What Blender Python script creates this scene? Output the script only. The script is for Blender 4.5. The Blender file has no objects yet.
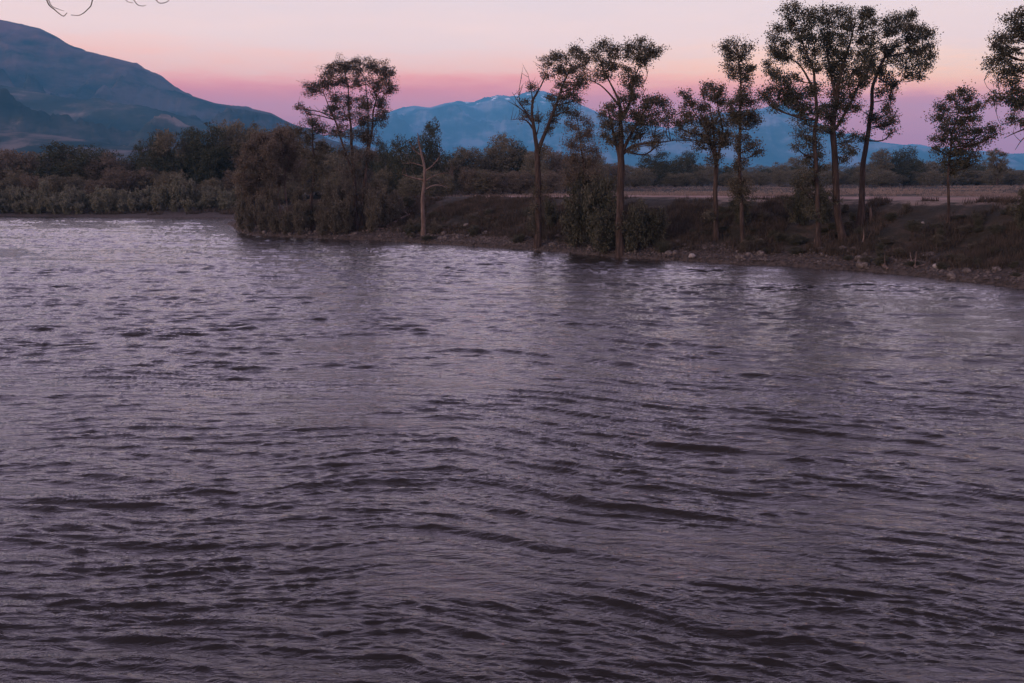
import bpy, math, random
import numpy as np
from mathutils import Vector

random.seed(7)
RNG = np.random.default_rng(7)
SC = bpy.context.scene
COL = SC.collection

# ------------------------------------------------------------------ camera
CAM_H = 6.5
PITCH = math.radians(9.51)
F = 1000.0
CT, ST = math.cos(PITCH), math.sin(PITCH)
cam_d = bpy.data.cameras.new('camera')
cam_d.sensor_width = 36.0
cam_d.lens = 36.0 * F / 1024.0
cam_d.clip_start = 0.1
cam_d.clip_end = 60000
cam = bpy.data.objects.new('camera', cam_d)
COL.objects.link(cam)
cam.location = (0, 0, CAM_H)
cam.rotation_euler = (math.radians(90) - PITCH, 0, 0)
SC.camera = cam


def ray(px, py):
    x = (px - 512.0) / F
    y = (341.5 - py) / F
    return np.array([x, CT + y * ST, -ST + y * CT])


def at(px, py, Y):
    d = ray(px, py)
    t = Y / d[1]
    return np.array([d[0] * t, Y, CAM_H + d[2] * t])


def onz(px, py, z=0.0):
    d = ray(px, py)
    t = (z - CAM_H) / d[2]
    return np.array([d[0] * t, d[1] * t, z])


# ------------------------------------------------------------------ noise
def _hash(ix, iy, seed):
    h = (ix.astype(np.int64) * 374761393 + iy.astype(np.int64) * 668265263 + seed * 1442695041) & 0xffffffff
    h = ((h ^ (h >> 13)) * 1274126177) & 0xffffffff
    h = h ^ (h >> 16)
    return (h & 0xffffff) / float(0xffffff)


def vnoise(x, y, seed=0):
    x = np.asarray(x, float); y = np.asarray(y, float)
    ix = np.floor(x); iy = np.floor(y)
    fx = x - ix; fy = y - iy
    fx = fx * fx * fx * (fx * (fx * 6 - 15) + 10); fy = fy * fy * fy * (fy * (fy * 6 - 15) + 10)
    a = _hash(ix, iy, seed); b = _hash(ix + 1, iy, seed)
    c = _hash(ix, iy + 1, seed); d = _hash(ix + 1, iy + 1, seed)
    return (a * (1 - fx) + b * fx) * (1 - fy) + (c * (1 - fx) + d * fx) * fy - 0.5


def fbm(x, y, s, octs=4, seed=0, gain=0.5):
    r = 0; a = 1.0; f = 1.0 / s
    for k in range(octs):
        r = r + a * vnoise(x * f + k * 17.3, y * f - k * 9.7, seed + k)
        a *= gain; f *= 2.03
    return r


def ridged(x, y, s, octs=5, seed=0):
    r = 0; a = 1.0; f = 1.0 / s
    for k in range(octs):
        n = 1 - np.abs(vnoise(x * f + k * 7.3, y * f - k * 3.7, seed + k)) * 4
        r = r + a * n
        a *= 0.5; f *= 2.1
    return r


# ------------------------------------------------------------------ objects
def tag(o, label=None, cat=None, group=None, kind=None):
    if label: o['label'] = label
    if cat: o['category'] = cat
    if group: o['group'] = group
    if kind: o['kind'] = kind
    return o


def mesh_np(name, verts, faces, mat, parent=None, smooth=False, loc=None):
    """verts Nx3; faces: list of arrays (M x k), each with its own k"""
    me = bpy.data.meshes.new(name)
    verts = np.asarray(verts, np.float32)
    if not isinstance(faces, (list, tuple)): faces = [faces]
    faces = [np.asarray(f, np.int32) for f in faces if len(f)]
    loops = np.concatenate([f.ravel() for f in faces])
    sizes = np.concatenate([np.full(len(f), f.shape[1], np.int32) for f in faces])
    starts = np.concatenate([[0], np.cumsum(sizes)[:-1]]).astype(np.int32)
    me.vertices.add(len(verts)); me.vertices.foreach_set('co', verts.ravel())
    me.loops.add(len(loops)); me.loops.foreach_set('vertex_index', loops)
    me.polygons.add(len(sizes)); me.polygons.foreach_set('loop_start', starts)
    me.polygons.foreach_set('loop_total', sizes)
    if smooth: me.polygons.foreach_set('use_smooth', np.ones(len(sizes), bool))
    me.materials.append(mat)
    me.update(calc_edges=True)
    me.validate()
    o = bpy.data.objects.new(name, me)
    COL.objects.link(o)
    if parent is not None: o.parent = parent
    if loc is not None: o.location = loc
    return o


def empty(name, loc, label, cat, group=None):
    o = bpy.data.objects.new(name, None)
    o.empty_display_size = 0.3
    COL.objects.link(o)
    o.location = [float(v) for v in loc]
    return tag(o, label, cat, group)


def copy_tree(o, parent=None):
    c = o.copy(); COL.objects.link(c); c.parent = parent
    for ch in [k for k in o.children]: copy_tree(ch, c)
    return c


# ------------------------------------------------------------------ materials
def new_mat(name):
    m = bpy.data.materials.new(name); m.use_nodes = True
    nt = m.node_tree
    return m, nt, nt.nodes['Principled BSDF']


def N(nt, t, **kw):
    n = nt.nodes.new(t)
    for k, v in kw.items(): setattr(n, k, v)
    return n


def ramp(nt, stops, fac=None):
    r = N(nt, 'ShaderNodeValToRGB')
    e = r.color_ramp.elements
    while len(e) > 1: e.remove(e[-1])
    e[0].position = stops[0][0]; e[0].color = (*stops[0][1], 1)
    for p, c in stops[1:]:
        k = e.new(p); k.color = (*c, 1)
    if fac is not None: nt.links.new(fac, r.inputs[0])
    return r


def noise_mat(name, stops, scale=1.0, detail=6, rough=0.9, spec=0.2, bump=0.0, bscale=None, stretch=(1, 1, 1), dist=0.0, contrast=(0.3, 0.7)):
    m, nt, b = new_mat(name)
    tc = N(nt, 'ShaderNodeTexCoord')
    mp = N(nt, 'ShaderNodeMapping'); mp.inputs['Scale'].default_value = stretch
    nt.links.new(tc.outputs['Object'], mp.inputs[0])
    nz = N(nt, 'ShaderNodeTexNoise'); nz.inputs['Scale'].default_value = scale
    nz.inputs['Detail'].default_value = detail; nz.inputs['Roughness'].default_value = 0.62
    nz.inputs['Distortion'].default_value = dist
    nt.links.new(mp.outputs[0], nz.inputs['Vector'])
    mr = N(nt, 'ShaderNodeMapRange')
    mr.inputs[1].default_value, mr.inputs[2].default_value = contrast
    nt.links.new(nz.outputs['Fac'], mr.inputs[0])
    r = ramp(nt, stops, mr.outputs[0])
    nt.links.new(r.outputs[0], b.inputs['Base Color'])
    b.inputs['Roughness'].default_value = rough
    b.inputs['Specular IOR Level'].default_value = spec
    if bump:
        n2 = N(nt, 'ShaderNodeTexNoise'); n2.inputs['Scale'].default_value = bscale or scale * 4
        n2.inputs['Detail'].default_value = 5
        nt.links.new(mp.outputs[0], n2.inputs['Vector'])
        bp = N(nt, 'ShaderNodeBump'); bp.inputs['Distance'].default_value = bump
        nt.links.new(n2.outputs['Fac'], bp.inputs['Height'])
        nt.links.new(bp.outputs[0], b.inputs['Normal'])
    return m


def leaf_mat(name, c0, c1, c2):
    m, nt, b = new_mat(name)
    geo = N(nt, 'ShaderNodeNewGeometry')
    tc = N(nt, 'ShaderNodeTexCoord')
    nz = N(nt, 'ShaderNodeTexNoise'); nz.inputs['Scale'].default_value = 0.7; nz.inputs['Detail'].default_value = 2
    nt.links.new(tc.outputs['Object'], nz.inputs['Vector'])
    ma = N(nt, 'ShaderNodeMath', operation='MULTIPLY'); ma.inputs[1].default_value = 0.55
    nt.links.new(geo.outputs['Random Per Island'], ma.inputs[0])
    mb = N(nt, 'ShaderNodeMath', operation='MULTIPLY_ADD'); mb.inputs[1].default_value = 1.2
    mb.inputs[2].default_value = -0.35
    nt.links.new(nz.outputs['Fac'], mb.inputs[0])
    ad = N(nt, 'ShaderNodeMath', operation='ADD'); ad.use_clamp = True
    nt.links.new(ma.outputs[0], ad.inputs[0]); nt.links.new(mb.outputs[0], ad.inputs[1])
    r = ramp(nt, [(0.0, c0), (0.5, c1), (1.0, c2)], ad.outputs[0])
    nt.links.new(r.outputs[0], b.inputs['Base Color'])
    b.inputs['Roughness'].default_value = 0.75
    b.inputs['Specular IOR Level'].default_value = 0.25
    tr = N(nt, 'ShaderNodeBsdfTranslucent'); nt.links.new(r.outputs[0], tr.inputs[0])
    mx = N(nt, 'ShaderNodeMixShader'); mx.inputs[0].default_value = 0.3
    nt.links.new(b.outputs[0], mx.inputs[1]); nt.links.new(tr.outputs[0], mx.inputs[2])
    out = nt.nodes['Material Output']
    nt.links.new(mx.outputs[0], out.inputs['Surface'])
    return m


M = {}
M['bark'] = noise_mat('bark', [(0, (.020, .014, .012)), (.5, (.045, .031, .026)), (1, (.09, .063, .053))], 5, 6, .95, .1, .05, 14, (1, 1, .18))
M['bark_pale'] = noise_mat('bark_pale', [(0, (.055, .037, .031)), (.5, (.12, .084, .072)), (1, (.21, .155, .138))], 4, 6, .9, .1, .04, 14, (1, 1, .2))
M['leaf_cotton'] = leaf_mat('leaf_cotton', (0.035, 0.035, 0.022), (0.084, 0.072, 0.048), (0.16, 0.128, 0.09))
M['leaf_dark'] = leaf_mat('leaf_dark', (0.027, 0.03, 0.019), (0.063, 0.06, 0.039), (0.12, 0.102, 0.069))
M['leaf_brown'] = leaf_mat('leaf_brown', (0.061, 0.048, 0.034), (0.118, 0.09, 0.066), (0.202, 0.156, 0.116))
M['leaf_far'] = leaf_mat('leaf_far', (0.052, 0.05, 0.033), (0.118, 0.1, 0.065), (0.208, 0.17, 0.116))
M['leaf_fardark'] = leaf_mat('leaf_fardark', (0.019, 0.024, 0.014), (0.045, 0.047, 0.028), (0.082, 0.079, 0.046))
M['leaf_willow'] = leaf_mat('leaf_willow', (0.076, 0.074, 0.051), (0.141, 0.132, 0.09), (0.222, 0.202, 0.143))
M['leaf_brush'] = leaf_mat('leaf_brush', (0.047, 0.041, 0.028), (0.103, 0.086, 0.062), (0.175, 0.145, 0.106))
M['leaf_grey'] = leaf_mat('leaf_grey', (.040, .035, .027), (.088, .074, .058), (.16, .13, .106))
M['rock'] = noise_mat('rock', [(0, (.036, .028, .025)), (.5, (.085, .067, .060)), (1, (.17, .14, .13))], 1.5, 6, .85, .3, .03, 8)
M['rock_pale'] = noise_mat('rock_pale', [(0, (.17, .145, .135)), (.5, (.26, .225, .215)), (1, (.36, .32, .31))], 2.5, 6, .85, .3, .03, 8)
M['gravel'] = noise_mat('gravel', [(0, (.026, .02, .018)), (.5, (.068, .052, .047)), (1, (.14, .115, .106))], .8, 4, .9, .2)
M['track'] = noise_mat('track', [(0, (.15, .095, .08)), (.6, (.25, .165, .14)), (1, (.31, .22, .19))], .35, 6, .95, .1, .03, 3)
M['blade'] = leaf_mat('blade', (0.022, 0.018, 0.013), (0.051, 0.038, 0.028), (0.105, 0.075, 0.058))
M['blade_dry'] = leaf_mat('blade_dry', (.12, .085, .068), (.20, .145, .118), (.30, .22, .185))

# ------------------------------------------------------------------ shoreline (river outline in plan)
far_px = [(1100, 299), (1024, 289), (985, 284), (940, 279.5), (905, 275), (860, 271), (820, 269), (780, 265.5), (740, 264.5), (700, 262),
          (660, 260), (620, 257.5), (580, 254), (540, 250.5), (500, 248), (460, 245.5), (420, 243), (380, 240.5), (340, 239), (300, 237.5),
          (268, 236), (250, 235), (238, 231), (233, 226)]
RIV = [(250, -30, 1, 5), (120, 12, 1, 5), (62, 35, 1, 4.9), (42, 47, 1, 4.8)]
for px, py in far_px:
    p = onz(px, py)
    h = np.interp(px, [233, 400, 640, 1024], [3.9, 4.35, 4.5, 4.72])
    RIV.append((p[0], p[1], 1.0, h))
RIV += [(-37.5, 132, 1, 3.4), (-38, 143, .5, 3)]
for px, py in [(228, 218.6), (190, 218.8), (150, 218.6), (110, 217.6), (60, 216.8), (0, 216.6), (-60, 216.2), (-160, 216)]:
    p = onz(px, py); RIV.append((p[0], p[1], 0.0, 2.2))
RIV += [(-180, 140, 0, 2.2), (-420, 100, 0, 2.2), (-420, 20, 1, 4.9), (-200, 6, 1, 4.9), (-60, 8.5, 1, 4.9), (-20, 7.2, 1, 4.9), (0, 6.8, 1, 4.9), (20, 7, 1, 4.9), (45, 3, 1, 4.9), (110, -35, 1, 4.9), (250, -95, 1, 5)]
RIV = np.array(RIV, float)


def shore(x, y):
    """signed distance to the river's edge (land +), and blended bank attributes"""
    x = np.asarray(x, float); y = np.asarray(y, float)
    n = len(RIV)
    dmin = np.full(x.shape, 1e18); aw = np.zeros(x.shape); ah = np.zeros(x.shape); ws = np.zeros(x.shape)
    inside = np.zeros(x.shape, bool)
    for i in range(n):
        ax, ay, w0, h0 = RIV[i]; bx, by, w1, h1 = RIV[(i + 1) % n]
        ex, ey = bx - ax, by - ay
        L2 = ex * ex + ey * ey
        t = np.clip(((x - ax) * ex + (y - ay) * ey) / L2, 0, 1)
        dd = (x - ax - t * ex) ** 2 + (y - ay - t * ey) ** 2
        dmin = np.minimum(dmin, dd)
        w = math.sqrt(L2) / (dd + 4.0) ** 1.5
        aw += w * (w0 + (w1 - w0) * t); ah += w * (h0 + (h1 - h0) * t); ws += w
        c = ((ay > y) != (by > y)) & (x < (bx - ax) * (y - ay) / ((by - ay) if by != ay else 1e-9) + ax)
        inside ^= c
    d = np.sqrt(dmin)
    return np.where(inside, -d, d), aw / ws, ah / ws


def sst(a, b, x):
    t = np.clip((x - a) / (b - a), 0, 1)
    return t * t * (3 - 2 * t)


def ground(x, y):
    x = np.asarray(x, float); y = np.asarray(y, float)
    d, w, H = shore(x, y)
    d = d + 0.9 * fbm(x, y, 4.5, 3, 11) * np.clip(np.abs(d) / 2.0 + .25, 0, 1)
    wid = np.where(y < 20, 6.5, 14.0)
    hi = np.where(d < 0, np.maximum(-2.0, d * 0.5), 0)
    hi = hi + 0.34 * sst(-.1, .35, d) + 0.75 * sst(0.3, 3.6, d) + (H - 1.35) * (0.25 * sst(2.5, 8, d) + 0.75 * sst(3.5, wid, d)) + 0.26 * sst(wid - 3, wid + 6, d)
    hi = hi + 0.42 * fbm(x, y, 2.6, 4, 3) * sst(2, 6, d) * (1 - 0.93 * sst(wid - 5, wid - .5, d))
    lo = np.where(d < 0, np.maximum(-2.0, d * 0.25), 0) + 0.25 * sst(-.2, .8, d) + 0.75 * sst(.5, 16, d) + 1.2 * sst(14, 60, d)
    lo = lo + 0.15 * fbm(x, y, 6, 3, 5) * sst(1, 4, d)
    z = lo * (1 - w) + hi * w
    far = sst(120, 400, np.hypot(x, y))
    z = z + 0.35 * fbm(x, y, 40, 3, 21) * sst(14, 40, d) * (1 + 0.5 * far)
    # a low swell of the meadow behind the far part of the bank
    z = z + 0.5 * np.exp(-((x + 2) / 28) ** 2 - ((y - 185) / 30) ** 2)
    r = np.hypot(x, y)
    z = z - np.maximum(0, (r - 900)) * 0.0006
    return z


def g1(x, y): return float(ground(np.array([x]), np.array([y]))[0])


def hit(px, py, zoff=0.0):
    d = ray(px, py); t = np.arange(40, 900, 0.2)
    X = d[0] * t; Y = d[1] * t; Z = CAM_H + d[2] * t
    g = ground(X, Y)
    k = np.argmax(Z <= g)
    if Z[k] > g[k]: k = len(t) - 1
    return np.array([X[k], Y[k], g[k]])


def nu_angles(fine, half, coarse):
    a = np.arange(-half, half + 1e-6, fine)
    b = np.arange(half + coarse, 360 - half - coarse * 0.5, coarse)
    return np.radians(np.concatenate([a, b]))


def polar_grid(ang, rad):
    A, R = np.meshgrid(ang, rad)
    X = np.sin(A) * R; Y = np.cos(A) * R
    na, nr = len(ang), len(rad)
    i = np.arange(nr - 1)[:, None] * na; j = np.arange(na)[None, :]; j2 = (j + 1) % na
    f = np.stack([i + j, i + j2, i + na + j2, i + na + j], -1).reshape(-1, 4)
    return X, Y, f


# ------------------------------------------------------------------ terrain sheet
def build_ground():
    ang = nu_angles(0.11, 33, 2.5)
    rad = [0.01]
    r = 1.0
    while r < 40: rad.append(r); r += 1.5
    while r < 50: rad.append(r); r += 0.8
    while r < 165: rad.append(r); r += 0.34
    while r < 15400: rad.append(r); r *= 1.022
    rad.append(15400)
    X, Y, f = polar_grid(ang, np.array(rad))
    Z = ground(X.ravel(), Y.ravel())
    m, nt, b = new_mat('ground_soil')
    geo = N(nt, 'ShaderNodeNewGeometry'); sep = N(nt, 'ShaderNodeSeparateXYZ')
    nt.links.new(geo.outputs['Position'], sep.inputs[0])
    def nz(scale, det=5, st=(1, 1, 1)):
        mp = N(nt, 'ShaderNodeMapping'); mp.inputs['Scale'].default_value = st
        nt.links.new(geo.outputs['Position'], mp.inputs[0])
        n = N(nt, 'ShaderNodeTexNoise'); n.inputs['Scale'].default_value = scale; n.inputs['Detail'].default_value = det
        n.inputs['Roughness'].default_value = .65
        nt.links.new(mp.outputs[0], n.inputs['Vector']); return n
    nA, nB, nC = nz(.5), nz(.12, 4, (1, .5, 1)), nz(3.0, 4)
    bank = ramp(nt, [(.3, (.016, .015, .010)), (.5, (.032, .026, .019)), (.68, (.07, .05, .038))], nA.outputs[0])
    field = ramp(nt, [(.32, (.075, .052, .040)), (.5, (.17, .122, .098)), (.66, (.27, .20, .165))], nB.outputs[0])
    toe = ramp(nt, [(.3, (.022, .018, .016)), (.6, (.075, .058, .051))], nC.outputs[0])
    def mix(fac, a, c):
        x = N(nt, 'ShaderNodeMix', data_type='RGBA')
        nt.links.new(fac, x.inputs[0]); nt.links.new(a, x.inputs[6]); nt.links.new(c, x.inputs[7]); return x.outputs[2]
    def mr(sock, a, c):
        x = N(nt, 'ShaderNodeMapRange'); x.inputs[1].default_value = a; x.inputs[2].default_value = c
        nt.links.new(sock, x.inputs[0]); return x.outputs[0]
    zj = N(nt, 'ShaderNodeMath', operation='MULTIPLY_ADD'); zj.inputs[1].default_value = 1.6
    nt.links.new(nA.outputs[0], zj.inputs[0]); nt.links.new(sep.outputs['Z'], zj.inputs[2])
    c1 = mix(mr(zj.outputs[0], 1.5, 2.2), toe.outputs[0], bank.outputs[0])
    # the meadow on top is wherever the ground lies nearly level and high
    c2 = mix(mr(zj.outputs[0], 4.98, 5.25), c1, field.outputs[0])
    nt.links.new(c2, b.inputs['Base Color'])
    b.inputs['Roughness'].default_value = .95; b.inputs['Specular IOR Level'].default_value = .15
    bp = N(nt, 'ShaderNodeBump'); bp.inputs['Distance'].default_value = .25
    nt.links.new(nC.outputs[0], bp.inputs['Height']); nt.links.new(bp.outputs[0], b.inputs['Normal'])
    o = mesh_np('ground', np.stack([X.ravel(), Y.ravel(), Z], 1), f, m, smooth=True)
    tag(o, 'dark grassy river bank with a dry pinkish meadow on top', 'ground', kind='structure')


build_ground()


# ------------------------------------------------------------------ river
def wave_tile(n, size, seed, lmin, lmax, power, aniso, theta):
    rng = np.random.default_rng(seed)
    k = np.fft.fftfreq(n, size / n) * 2 * math.pi
    KX, KY = np.meshgrid(k, k)
    kk = np.hypot(KX, KY) + 1e-9
    kmin, kmax = 2 * math.pi / lmax, 2 * math.pi / lmin
    amp = kk ** (-power) * np.exp(-(kmin / kk) ** 4) * np.exp(-(kk / kmax) ** 4)
    c = (KX * math.cos(theta) + KY * math.sin(theta)) / kk
    amp = amp * (1 - aniso + aniso * np.abs(c) ** 3)
    sp = amp * (rng.normal(size=(n, n)) + 1j * rng.normal(size=(n, n)))
    h = np.real(np.fft.ifft2(sp))
    gy, gx = np.gradient(h, size / n)
    s = math.sqrt((gx ** 2 + gy ** 2).mean())
    return h / s          # slope rms 1


def sample(t, size, x, y):
    n = t.shape[0]
    u = (x / size) % 1 * n; v = (y / size) % 1 * n
    i = np.floor(u).astype(int); j = np.floor(v).astype(int)
    fu = u - i; fv = v - j
    i0 = i % n; i1 = (i + 1) % n; j0 = j % n; j1 = (j + 1) % n
    return (t[j0, i0] * (1 - fu) + t[j0, i1] * fu) * (1 - fv) + (t[j1, i0] * (1 - fu) + t[j1, i1] * fu) * fv


def build_water():
    ang = nu_angles(0.075, 31, 3.0)
    rad = list(np.arange(0.5, 9, 1.0))
    r = 9.0
    while r < 215: rad.append(r); r += max(.024, r * .0023)
    while r < 700: rad.append(r); r *= 1.06
    X, Y, f = polar_grid(ang, np.array(rad))
    x = X.ravel(); y = Y.ravel()
    wx = x + 1.6 * fbm(x, y, 9, 3, 51) + 0.07 * fbm(x, y, 1.6, 2, 55)
    wy = y + 1.6 * fbm(x, y, 9, 3, 52) + 0.07 * fbm(x, y, 1.6, 2, 56)
    wy = wy + .34 * np.maximum(0, x + 1.5) * (1 - sst(22, 60, np.hypot(x, y)))
    tA = wave_tile(1024, 61.0, 1, .8, 3.4, 2.0, .6, math.radians(86))
    tB = wave_tile(1024, 29.0, 2, .30, 1.3, 1.7, .6, math.radians(100))
    tC = wave_tile(1024, 13.0, 3, .085, .33, 1.4, .5, math.radians(84))
    rr = np.hypot(x, y)
    def rot(a, u, v): return math.cos(a) * u - math.sin(a) * v, math.sin(a) * u + math.cos(a) * v
    xa, ya = rot(.10, wx, wy); xb, yb = rot(.30, wx, wy); xc, yc = rot(-.06, wx, wy); xd, yd = rot(-.32, wx, wy)
    # streaks of smoother and rougher water drawn out along the flow
    q = fbm(x * .4 + .10 * y, y, 3.4, 4, 61, .6) + .8 * fbm(x * .5 + .2 * y, y, 13, 3, 62)
    mod = np.clip(1.0 + 2.6 * q, .2, 1.7)
    q2 = fbm(x * .35 + .12 * y, y, 1.7, 4, 71, .6) + .8 * fbm(x * .6 - .2 * y, y, 7, 3, 72)
    mod2 = np.clip(1.0 + 2.6 * q2, .15, 1.8)
    hA = sample(tA, 61.0, xa / 3.2, ya)
    hB = .8 * sample(tB, 29.0, xb / 5.5, yb) + .6 * sample(tB, 29.0, xd / 4.5 + 7, yd + 3)
    hD = sample(tB, 29.0, xa / 10.0 + 11, ya * 1.15 + 5)
    hC = .8 * sample(tC, 13.0, xc / 7.0, yc) + .5 * sample(tC, 13.0, xb / 4.2 + 4, yb * 1.1 + 1)
    h = 0.050 * hA * (0.6 + .4 * mod) + 0.09 * hB * mod * (1 + .8 * sst(25, 60, rr)) * (1 - .35 * sst(90, 160, rr)) + 0.115 * hD * (.4 + .6 * mod2) + 0.22 * hC * mod2 * (1 - .92 * sst(24, 75, rr))
    # sharpen the crests a little
    sd = h.std()
    h = h + 0.12 * (np.minimum(h * h, 4 * sd * sd) / sd - sd)
    d, _, _ = shore(x, y)
    h *= 0.25 + 0.75 * sst(0, 5, -d)
    m, nt, b = new_mat('river_water')
    b.inputs['Base Color'].default_value = (.020, .015, .013, 1)
    b.inputs['Roughness'].default_value = .02
    b.inputs['IOR'].default_value = 1.333
    geo = N(nt, 'ShaderNodeNewGeometry')
    mp = N(nt, 'ShaderNodeMapping'); mp.inputs['Scale'].default_value = (.38, 1.3, 1)
    nt.links.new(geo.outputs['Position'], mp.inputs[0])
    n1 = N(nt, 'ShaderNodeTexNoise'); n1.inputs['Scale'].default_value = 4.2; n1.inputs['Detail'].default_value = 4
    n1.inputs['Roughness'].default_value = .6; n1.inputs['Distortion'].default_value = .6
    nt.links.new(mp.outputs[0], n1.inputs['Vector'])
    bp = N(nt, 'ShaderNodeBump'); bp.inputs['Distance'].default_value = .05; bp.inputs['Strength'].default_value = 1
    nt.links.new(n1.outputs[0], bp.inputs['Height']); nt.links.new(bp.outputs[0], b.inputs['Normal'])
    o = mesh_np('river_water', np.stack([x, y, h], 1), f, m, smooth=True)
    tag(o, 'wide rippled river reflecting the lilac dusk sky', 'river', kind='structure')


build_water()


# ------------------------------------------------------------------ mountains
def mountain(name, label, px, D, front, back, noise_amp, nscale, mat, seed, nu=700, nv=90, base=-20.0):
    xs = np.array([p[0] for p in px], float)
    pu = np.linspace(xs[0], xs[-1], nu)
    ys = np.interp(pu, xs, [p[1] for p in px])
    k = np.array([1, 4, 6, 4, 1.]); k /= k.sum()
    ys = np.convolve(np.pad(ys, 2, 'edge'), k, 'valid')
    ridge = np.array([at(a, b_, D) for a, b_ in zip(pu, ys)])
    V = np.concatenate([np.linspace(-1, 0, nv), np.linspace(0, 1, nv // 3)[1:]])
    X = []; Y = []; Z = []
    rel = ridge[:, 2]
    for v in V:
        if v <= 0:
            yy = D + v * front; s = (1 + v)
            prof = s ** 1.35
        else:
            yy = D + v * back; s = 1 - v
            prof = s ** 1.2
        sc = yy / D
        xx = ridge[:, 0] * sc
        n = ridged(xx, np.full_like(xx, yy) * .55, nscale, 6, seed) - .55
        env = np.minimum(1, 1.0 * (1 - abs(1 - 2 * s)) + (0.0 if abs(v) < 1e-6 else .10 * min(1, abs(v) * 20)))
        zz = base + (rel - base) * prof + n * noise_amp * env * np.clip((rel - base) / 250, 0.05, 1)
        if v == 0: zz = zz + fbm(xx, xx * 0, nscale * .22, 5, seed + 3, .6) * noise_amp * .12
        if v != 0: zz = np.minimum(zz, CAM_H + (rel - CAM_H) * sc * (1 - .04 * min(1, abs(v) * 5)))
        X.append(xx); Y.append(np.full_like(xx, yy)); Z.append(np.maximum(zz, base))
    X = np.array(X); Y = np.array(Y); Z = np.array(Z)
    nr, nc = X.shape
    i = np.arange(nr - 1)[:, None] * nc; j = np.arange(nc - 1)[None, :]
    f = np.stack([i + j, i + j + 1, i + nc + j + 1, i + nc + j], -1).reshape(-1, 4)
    o = mesh_np(name, np.stack([X.ravel(), Y.ravel(), Z.ravel()], 1), f, mat, smooth=True)
    return tag(o, label, 'mountain', kind='structure')


def mountain_mat(name, stops, scale, snow=None, rock=None):
    m, nt, b = new_mat(name)
    geo = N(nt, 'ShaderNodeNewGeometry'); sep = N(nt, 'ShaderNodeSeparateXYZ')
    nt.links.new(geo.outputs['Position'], sep.inputs[0])
    mp = N(nt, 'ShaderNodeMapping'); mp.inputs['Scale'].default_value = (1, .45, 2.2)
    nt.links.new(geo.outputs['Position'], mp.inputs[0])
    n = N(nt, 'ShaderNodeTexNoise'); n.inputs['Scale'].default_value = scale; n.inputs['Detail'].default_value = 7
    n.inputs['Roughness'].default_value = .62
    nt.links.new(mp.outputs[0], n.inputs['Vector'])
    r = ramp(nt, stops, n.outputs[0]); col = r.outputs[0]
    def mix(fac, a, c):
        x = N(nt, 'ShaderNodeMix', data_type='RGBA')
        nt.links.new(fac, x.inputs[0]); nt.links.new(a, x.inputs[6])
        x.inputs[7].default_value = (*c, 1); return x.outputs[2]
    for spec in (rock, snow):
        if not spec: continue
        z0, z1, sc, t0, t1, c = spec
        n2 = N(nt, 'ShaderNodeTexNoise'); n2.inputs['Scale'].default_value = sc; n2.inputs['Detail'].default_value = 5
        nt.links.new(mp.outputs[0], n2.inputs['Vector'])
        a = N(nt, 'ShaderNodeMapRange'); a.inputs[1].default_value = z0; a.inputs[2].default_value = z1
        nt.links.new(sep.outputs['Z'], a.inputs[0])
        c_ = N(nt, 'ShaderNodeMapRange'); c_.inputs[1].default_value = t0; c_.inputs[2].default_value = t1
        nt.links.new(n2.outputs[0], c_.inputs[0])
        mu = N(nt, 'ShaderNodeMath', operation='MULTIPLY')
        nt.links.new(a.outputs[0], mu.inputs[0]); nt.links.new(c_.outputs[0], mu.inputs[1])
        col = mix(mu.outputs[0], col, c)
    nt.links.new(col, b.inputs['Base Color'])
    b.inputs['Roughness'].default_value = 1; b.inputs['Specular IOR Level'].default_value = 0
    return m


mmL = mountain_mat('slope_forest', [(.40, (.012, .014, .014)), (.5, (.040, .034, .032)), (.60, (.085, .06, .058))], .007,
                   rock=(300, 470, .0055, .38, .56, (.16, .085, .09)))
mmS = mountain_mat('slope_shoulder', [(.40, (.012, .017, .015)), (.52, (.034, .036, .030)), (.58, (.07, .06, .052)), (.63, (.18, .135, .115))], .0042)
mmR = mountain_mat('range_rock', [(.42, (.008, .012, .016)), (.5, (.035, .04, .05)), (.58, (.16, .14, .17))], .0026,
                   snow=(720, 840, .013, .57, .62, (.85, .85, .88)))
mountain('big_mountain', 'tall wooded mountain sloping down from the left edge', [(-700, 60), (-420, -10), (-250, -25), (-120, -5), (-40, 6), (0, 19), (22, 24), (40, 28), (58, 37), (75, 49), (92, 52), (108, 56), (135, 63), (160, 79),
          (190, 95), (215, 103), (250, 108), (272, 113), (290, 122), (330, 139), (390, 158), (450, 172)], 3800, 1800, 1900, 190, 560, mmL, 5, 900, 110)
mountain('mountain_shoulder', 'dark lower mountain shoulder with pale clearings behind the left woods', [(-700, 90), (-300, 60), (-100, 72), (0, 84), (40, 92), (80, 99), (130, 104), (180, 115), (230, 128), (262, 140), (300, 152), (360, 170)],
         2700, 1300, 1000, 85, 330, mmS, 25, 700, 80)
mountain('foothill', 'low foothill with pale grassy patches behind the left woods', [(-500, 125), (-200, 118), (-60, 124), (0, 128), (45, 134), (90, 141), (140, 147), (190, 152), (240, 160), (300, 168)],
         1800, 750, 700, 28, 210, mountain_mat('foothill_grass', [(.42, (.02, .024, .020)), (.52, (.04, .038, .032)), (.60, (.12, .09, .08)), (.7, (.15, .115, .10))], .009), 45, 500, 50)
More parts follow.
